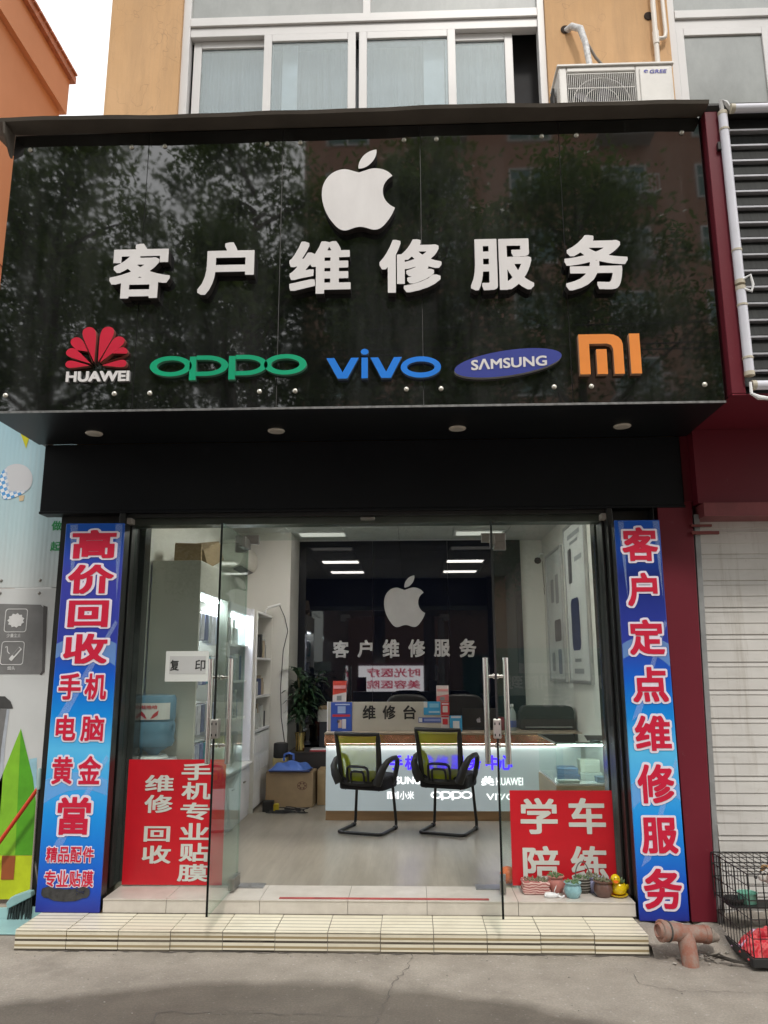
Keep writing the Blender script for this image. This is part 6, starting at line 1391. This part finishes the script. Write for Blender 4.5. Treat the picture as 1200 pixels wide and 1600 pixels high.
# ================================================================== pots on the sill
ZP = .1825
M_SUC = [pm('succulent %d' % i, G(1, c), .6, var=.35, scale=40) for i, c in enumerate([(.12, .20, .09), (.16, .17, .10), (.10, .16, .07)])]
def pot(name, label, x, y, prof, mt, leafmat, nleaf=34, rr_=.05, h=.012, extra=None):
    o = thing(name, label, 'plant pot', (x, y, ZP), 0, 'small plant pots on the sill')
    MB().lathe([(r_ * .93, z * .80) for r_, z in prof], (x, y, ZP), 26).build('pot', mt, o, smooth=True)
    top = prof[-1][1] * .80; MB().lathe([(prof[-1][0] * .86, top - .012), (.004, top - .008)], (x, y, ZP), 20).build('soil', pm('potting soil', G(.04, (1, .8, .6)), .95), o)
    lf = MB(); rp = random.Random(int(x * 1000))
    for k in range(nleaf):
        a = rp.uniform(0, 6.28); r0 = rr_ * .8 * math.sqrt(rp.random()); el = rp.uniform(.2, 1.3); p = Vector((x + r0 * math.cos(a), y + r0 * math.sin(a), ZP + top - .008 + rp.uniform(0, h)))
        d = Vector((math.cos(a) * math.cos(el), math.sin(a) * math.cos(el), math.sin(el))); L = rp.uniform(.010, .020)
        lf.tube([p, p + d * L * .5, p + d * L], [.003, .0065, .001], 6)
    lf.build('succulent', leafmat, o, smooth=True); return o
urn = [(.036, 0), (.040, .006), (.052, .03), (.055, .05), (.050, .075), (.044, .088), (.054, .098), (.056, .103), (.050, .104)]
gl_ = lambda nm, c: pm(nm, G(1, c), .3, var=.22, scale=14, dirt=.3)
pot('plant_pot', 'pink glazed pot with small succulents behind the white ribbon', .855, 5.015, [(a * 1.0, b * 1.08) for a, b in urn], gl_('pink glaze', (.50, .20, .17)), M_SUC[0])
pot('plant_pot', 'pale blue glazed pot with small succulents at front of the sill', .933, 4.905, urn, gl_('pale blue glaze', (.25, .44, .48)), M_SUC[0])
pot('plant_pot', 'lavender glazed pot behind the brown pot', 1.088, 5.02, [(a, b * 1.05) for a, b in urn], gl_('lavender glaze', (.34, .34, .52)), M_SUC[1])
pot('plant_pot', 'dark brown pot with grey green succulents beside the yellow duck', 1.115, 4.925, [(a * 1.08, b * 1.05) for a, b in urn], gl_('brown glaze', (.14, .075, .06)), M_SUC[1])
n = N('woven rope'); wv = n.math('SINE', n.math('MULTIPLY', n.sep()[2], 420)); n.set(Base_Color=n.mix(n.ramp(wv, [(.3, (0,) * 3), (.7, (1,) * 3)]), G(.07, (1, .9, .75)), G(.24, (1, .93, .82))), Roughness=.9); n.bump(wv, .8, .004)
bk2 = pot('woven_basket', 'grey woven basket planter with a tall looped handle', 1.015, 5.01, [(.038, 0), (.05, .02), (.052, .06), (.05, .10), (.046, .10)], n.m, M_SUC[2])
MB().tube([(1.015 + .043 * math.cos(R(a)), 5.01, ZP + .075 + .095 * math.sin(R(a))) for a in range(0, 181, 12)], .0035, 6).build('loop_handle', pm('willow handle', G(.13, (1, .9, .8)), .8), bk2, smooth=True)
n = N('pink wavy stripe'); wx = n.n('ShaderNodeTexWave'); wx.bands_direction = 'Z'; wx.inputs['Scale'].default_value = 22; wx.inputs['Distortion'].default_value = 5; wx.inputs['Detail'].default_value = 1; wx.inputs['Detail Scale'].default_value = 1.2; n.l(n.coord(), wx.inputs[0])
n.set(Base_Color=n.ramp(wx.outputs['Fac'], [(.35, G(1, (.33, .10, .09))), (.6, G(1, (.60, .40, .36)))]), Roughness=.6); M_WAVY = n.m
tr = thing('striped_trough', 'pink and cream wavy striped trough planter with a cut corner', 'plant pot', (.735, 5.0, ZP), 0, 'small plant pots on the sill')
m = MB(); q = [(.655, 0), (.80, 0), (.815, .03), (.80, .05), (.815, .075), (.805, .088), (.65, .10), (.645, .08), (.655, .06), (.645, .03)]
m.prism([(u, v * .74 + ZP) for u, v in q], 4.945, 5.05).build('trough', M_WAVY, tr, bevel=.012, seg=3)
lf = MB(); rp = random.Random(8)
for k in range(60):
    p = Vector((rp.uniform(.665, .795), rp.uniform(4.96, 5.04), ZP + .066)); d = Vector((rp.uniform(-.9, .9), rp.uniform(-.7, .7), .8)).normalized(); L = rp.uniform(.012, .022); lf.tube([p, p + d * L * .5, p + d * L], [.003, .006, .001], 5)
lf.build('succulent', M_SUC[1], tr, smooth=True)
dk = thing('duck_planter', 'yellow duck shaped planter with orange beak on a yellow saucer', 'plant pot', (1.205, 4.93, ZP))
M_YEL = pm('glossy yellow ceramic', G(1, (.74, .52, .01)), .2, var=.05); M_OR = pm('orange beak', G(1, (.70, .14, .01)), .3, var=.05)
MB().lathe([(.035, 0), (.05, .006), (.055, .014), (.05, .014), (.03, .008)], (1.205, 4.93, ZP), 26).build('saucer', M_YEL, dk, smooth=True)
MB().lathe([(.02, .012), (.038, .02), (.047, .04), (.046, .058), (.036, .072), (.028, .072), (.02, .06)], (1.208, 4.93, ZP), 24).build('body', M_YEL, dk, smooth=True)
MB().lathe([(.001, -.029), (.016, -.024), (.026, -.01), (.028, .003), (.023, .018), (.012, .027), (.001, .029)], (1.188, 4.915, ZP + .096), 20).build('head', M_YEL, dk, smooth=True)
MB().tube([(1.184, 4.893, ZP + .093), (1.181, 4.875, ZP + .088), (1.180, 4.866, ZP + .087)], [.013, .011, .004], 12, flat=(.5, 1.2)).build('beak', M_OR, dk, smooth=True)
for s_ in (-1, 1): MB().lathe([(.001, -.003), (.0035, 0), (.001, .003)], (1.186 + s_ * .010, 4.889, ZP + .106), 8).build('eye', M_BLACK, dk)
for s_ in (-1, 1): MB().tube([(1.208 + s_ * .040, 4.92, ZP + .058), (1.208 + s_ * .052, 4.935, ZP + .05), (1.208 + s_ * .05, 4.955, ZP + .056)], [.008, .016, .004], 10, flat=(1, .6)).build('wing', M_YEL, dk, smooth=True)
lf = MB()
for k in range(22):
    a = rp.uniform(0, 6.28); p = Vector((1.215 + .018 * math.cos(a), 4.94 + .018 * math.sin(a), ZP + .07)); d = Vector((math.cos(a) * .6, math.sin(a) * .6, 1)).normalized(); L = rp.uniform(.015, .035); lf.tube([p, p + d * L * .5, p + d * L], [.003, .007, .001], 6)
lf.build('succulent', M_SUC[0], dk, smooth=True)
rb2 = thing('white_ribbon', 'curled white ribbon lying on the sill before the pink pot', 'ribbon', (.83, 4.89, ZP))
m = MB()
def strip(pts, w_):
    vs = [];
    for p in pts: vs += [(p[0], p[1], p[2]), (p[0] + .004, p[1] + .002, p[2] + w_)]
    m.add(vs, [(2 * i, 2 * i + 1, 2 * i + 3, 2 * i + 2) for i in range(len(pts) - 1)])
strip([(.80 + .028 * math.cos(a) * (1 + .1 * a), 4.895 + .018 * math.sin(a), ZP + .002) for a in np.linspace(0, 6.6, 26)], .022)
strip([(.83 + .05 * t, 4.885 + .006 * math.sin(t * 6), ZP + .002 + .004 * math.sin(t * 9)) for t in np.linspace(0, 1, 10)], .012)
strip([(.82 + .015 * t, 4.90, ZP + .02 + .03 * t) for t in np.linspace(0, 1, 5)], .018)
o = m.build('ribbon_strip', pm('white ribbon', G(.74), .5, var=.02), rb2, smooth=True); s_ = o.modifiers.new('t', 'SOLIDIFY'); s_.thickness = .001
ob = thing('orange_ball', 'bright orange half hidden ball inside the shop behind the glass', 'ball', (.585, 5.20, ZF))
MB().lathe([(.001, .0), (.030, .008), (.047, .03), (.052, .055), (.045, .08), (.025, .098), (.001, .104)], (.59, 5.19, ZF + .001), 24).build('shell', pm('orange plastic', G(1, (.80, .13, .01)), .35, var=.05), ob, smooth=True)

# ================================================================== across the street (seen mirrored in the panel and the glass)
M_LEAF = pm('tree leaf', G(1, (.080, .125, .050)), .45, var=.5, scale=1.3); nt_l = M_LEAF.node_tree; tl_ = nt_l.nodes.new('ShaderNodeBsdfTranslucent'); tl_.inputs[0].default_value = (.14, .20, .05, 1); mxl = nt_l.nodes.new('ShaderNodeMixShader'); mxl.inputs[0].default_value = .45
nt_l.links.new(nt_l.nodes['Principled BSDF'].outputs[0], mxl.inputs[1]); nt_l.links.new(tl_.outputs[0], mxl.inputs[2]); nt_l.links.new(mxl.outputs[0], nt_l.nodes['Material Output'].inputs[0])
M_BARK = pm('bark', G(.10, (1, .85, .7)), .9, var=.35, scale=12, bump=.5)
def tree_mesh(seed, H, rx):
    rt = random.Random(seed); tk = MB(); cr = MB(); z0 = H * .33
    tk.tube([(0, 0, -.05), (.03, .02, z0 * .6), (.0, .05, z0), (.06, -.04, H * .55), (.02, 0, H * .85)], [.20, .17, .14, .09, .03], 10)
    cl = []
    for k in range(84):
        t = rt.random(); zz = z0 * .85 + (H - z0 * .85) * t; rmax = rx * (math.sin(math.pi * min(1, .18 + .80 * t)) ** .7); a = rt.uniform(0, 6.28); r_ = rmax * math.sqrt(rt.random()) * 1.0
        c = Vector((r_ * math.cos(a), r_ * math.sin(a), zz)); cl.append((c, rt.uniform(.55, 1.1)))
        if k % 2 == 0: b = Vector((0, 0, max(z0 * .9, zz - r_ * .8))); tk.tube([b, b.lerp(c, .55) + Vector((0, 0, .1)), c], [.055, .035, .012], 6)
    for c, s_ in cl:
        for j in range(250):
            p = c + Vector((rt.gauss(0, .42), rt.gauss(0, .42), rt.gauss(0, .36))) * s_
            an = rt.uniform(0, 6.28); el = rt.uniform(-1.1, .3); L = rt.uniform(.11, .21); d = Vector((math.cos(an) * math.cos(el), math.sin(an) * math.cos(el), math.sin(el)))
            sd2 = d.cross(Vector((rt.uniform(-1, 1), rt.uniform(-1, 1), 1))).normalized() * L * .20; md = p + d * L * .45
            cr.add([p, md + sd2, p + d * L, md - sd2], [(0, 1, 2, 3)])
    return tk, cr
trees = []
specs = [(1, -7.6, -6.4, 13.6, 3.2), (2, -3.4, -6.8, 13.2, 3.2), (1, .6, -6.6, 12.6, 3.0), (2, 3.7, -6.9, 12.4, 2.9), (1, 8.6, -6.6, 11.8, 2.9), (2, -12.0, -7.0, 13.0, 3.2),
         (2, -9.8, -10.5, 13.5, 3.4), (1, -5.0, -10.8, 13.6, 2.7), (2, -1.2, -10.4, 14.0, 3.3), (1, 10.6, -11.0, 13.6, 3.3)]
labs = ['front row street tree across the road, second from the west end', 'front row street tree across the road, third from the west end', 'front row street tree directly across the road from the glass doors', 'front row street tree before the brick flats, second from the east end', 'front row street tree at the east end across the road', 'front row street tree at the west end across the road',
        'rear row tree at the west end behind the street trees', 'tallest rear row tree, second from the west behind the street trees', 'rear row tree standing behind the clinic board', 'rear row tree at the east end behind the green hoarding']
proto = {}
for (sd_, x, y, H, rx), lab in zip(specs, labs):
    if sd_ not in proto:
        o = thing('street_tree', lab, 'tree', (x, y, 0), 0, 'trees across the street', local=True); tk, cr = tree_mesh(sd_ * 17, 12.4, 2.7)
        tk.build('trunk', M_BARK, o, smooth=True, off=(0, 0, 0)); cr.build('crown', M_LEAF, o, off=(0, 0, 0)); proto[sd_] = o
    else:
        o = copy_tree(proto[sd_]); o.location = (x, y, 0); o['label'] = lab; o.rotation_euler = (0, 0, rnd.uniform(0, 6))
    o.scale = (rx / 2.7, rx / 2.7, H / 12.4)
fl = thing('brick_flats', 'tall pinkish brick apartment block with green glass windows across the street', 'building', (5, -24, 0))
n = N('pink brick'); bt_ = n.n('ShaderNodeTexBrick'); bt_.inputs['Scale'].default_value = 5; bt_.inputs['Color1'].default_value = G(1, (.30, .15, .10)); bt_.inputs['Color2'].default_value = G(1, (.36, .19, .13)); bt_.inputs['Mortar'].default_value = G(1, (.3, .26, .22))
mp = n.n('ShaderNodeMapping'); mp.inputs['Rotation'].default_value = (R(90), 0, 0); n.l(n.coord(), mp.inputs[0]); n.l(mp.outputs[0], bt_.inputs[0]); n.set(Base_Color=bt_.outputs[0], Roughness=.85)
FY = -21.5; MB().box(-4.5, 16, -32, FY, 0, 26.5).build('wall', n.m, fl); MB().box(-4.7, 16.2, -32.2, FY + .25, 26.502, 27.0).build('roof_slab', pm('concrete slab', G(.4), .8), fl)
M_GRW = pm('green window glass', G(1, (.05, .12, .10)), .08, var=.2, spec=.9); M_BAL = pm('white railing', G(.6), .5)
for fz in range(3, 9):
    for k in range(5):
        x = -2.6 + k * 4.0; z = .6 + fz * 2.95
        w_ = MB(); frame_rect(w_, x - .95, x + .95, z, z + 1.6, .07, FY + .001, FY + .06); w_.box(x - .03, x + .03, FY + .001, FY + .055, z + .07, z + 1.53); w_.box(x - .88, x - .03, FY + .001, FY + .05, z + 1.0, z + 1.05)
        wo = w_.build('window', M_BAL, fl); MB().box(x - .88, x + .88, FY + .004, FY + .02, z + .07, z + 1.53).build('pane', M_GRW, wo)
        if k in (1, 3):
            b = MB(); b.box(x - 1.2, x + 1.2, FY + .001, FY + .9, z - .35, z - .22); b.build('balcony', pm('concrete slab', G(.4), .8), fl)
            b = MB(); b.box(x - 1.2, x + 1.2, FY + .85, FY + .89, z + .55, z + .6)
            for i in range(16): xx = x - 1.18 + i * 2.36 / 15; b.box(xx - .015, xx + .015, FY + .855, FY + .885, z - .22, z + .55)
            b.build('railing', M_BAL, fl)
wf = thing('white_low_building', 'low pale shop row with roller doors across the street', 'building', (-12, -16, 0))
MB().box(-22, -5.2, -20, -14, 0, 6.2).build('wall', pm('pale render', G(.5, (1, .98, .94)), .8, var=.08, scale=1), wf)
for k in range(5):
    x = -20.5 + k * 3.2; do = MB().box(x, x + 2.4, -13.99, -13.94, .05, 2.8).build('roller_door', pm('grey roller door', G(.42), .5, var=.05), wf); MB().box(x + .1, x + 2.3, -13.93, -13.91, 1.0, 1.04).build('door_bar', M_STEELDULL, do)
MB().box(-22.2, -5.0, -20.2, -13.6, 6.21, 6.5).build('roof', pm('concrete slab', G(.4), .8), wf)
gh = thing('green_hoarding', 'long dark green advertising hoarding with pale characters across the street', 'hoarding', (6, -9, .2))
GY = -9.0; MB().box(1.75, 14, GY - .06, GY, .3, 1.98).build('sheet', pm('green hoarding paint', G(1, (.015, .14, .10)), .5, var=.1, scale=2), gh)
MB().box(2.6, 4.4, GY + .001, GY + .006, 1.38, 1.62).build('pale_strip', pm('pale strip print', G(.5), .5, var=0), gh)
m = MB(); m.put(fit('服务随叫随到', -4.6, -2.35, 1.0, 1.34, offset=.02), GY + .004, fn=lambda u, v, q: (-u, GY + .004, v)); m.put(fit('25元', -4.15, -3.15, .58, .88, offset=.02), fn=lambda u, v, q: (-u, GY + .004, v)); m.build('lettering', M_PAPERW, gh)
m = MB()
for x in (2.0, 5, 8, 11, 13.8): m.box(x - .05, x + .05, GY - .16, GY - .061, 0, 2.0)
m.build('post', M_STEELDULL, gh)
hs_ = thing('clinic_board', 'lit white clinic sign board with two rows of red characters across the street', 'sign board', (-.8, -10, .3))
HY = -10.0; MB().box(-1.9, .42, HY - .08, HY, .70, 1.70).build('board', pm('white sign board', G(.66), .4, var=.02, emit=(1, .97, 1, 1), es=3.2), hs_); MB().box(-1.9, .42, HY + .001, HY + .004, 1.60, 1.70).build('pink_header', pm('pink print', G(1, (.6, .2, .28)), .4, var=0), hs_)
m = MB(); m.put(fit('时光医疗', -.30, 1.60, 1.20, 1.52, offset=.02), fn=lambda u, v, q: (-u, HY + .006, v)); m.put(fit('美容医院', -.30, 1.60, .80, 1.10, offset=.02), fn=lambda u, v, q: (-u, HY + .006, v)); m.build('lettering', pm('crimson print', G(1, (.45, .02, .06)), .4, var=0, emit=(.9, .03, .12, 1), es=1.6), hs_)
m = MB()
for x in (-1.8, .3): m.box(x - .04, x + .04, HY - .16, HY - .081, 0, 1.7)
m.build('post', M_STEELDULL, hs_)
for k, (z, sg_) in enumerate(((7.6, .5), (7.85, .6), (8.15, .45))):
    tag(MB().tube([(-20 + 4 * i, -4.6 - .1 * k, z - sg_ * (1 - ((i - 5) / 5) ** 2)) for i in range(11)], .014, 6).build('overhead_cable', M_BLACK), ['lowest', 'middle', 'highest'][k] + ' black overhead cable strung along the street', 'cable', 'overhead cables')
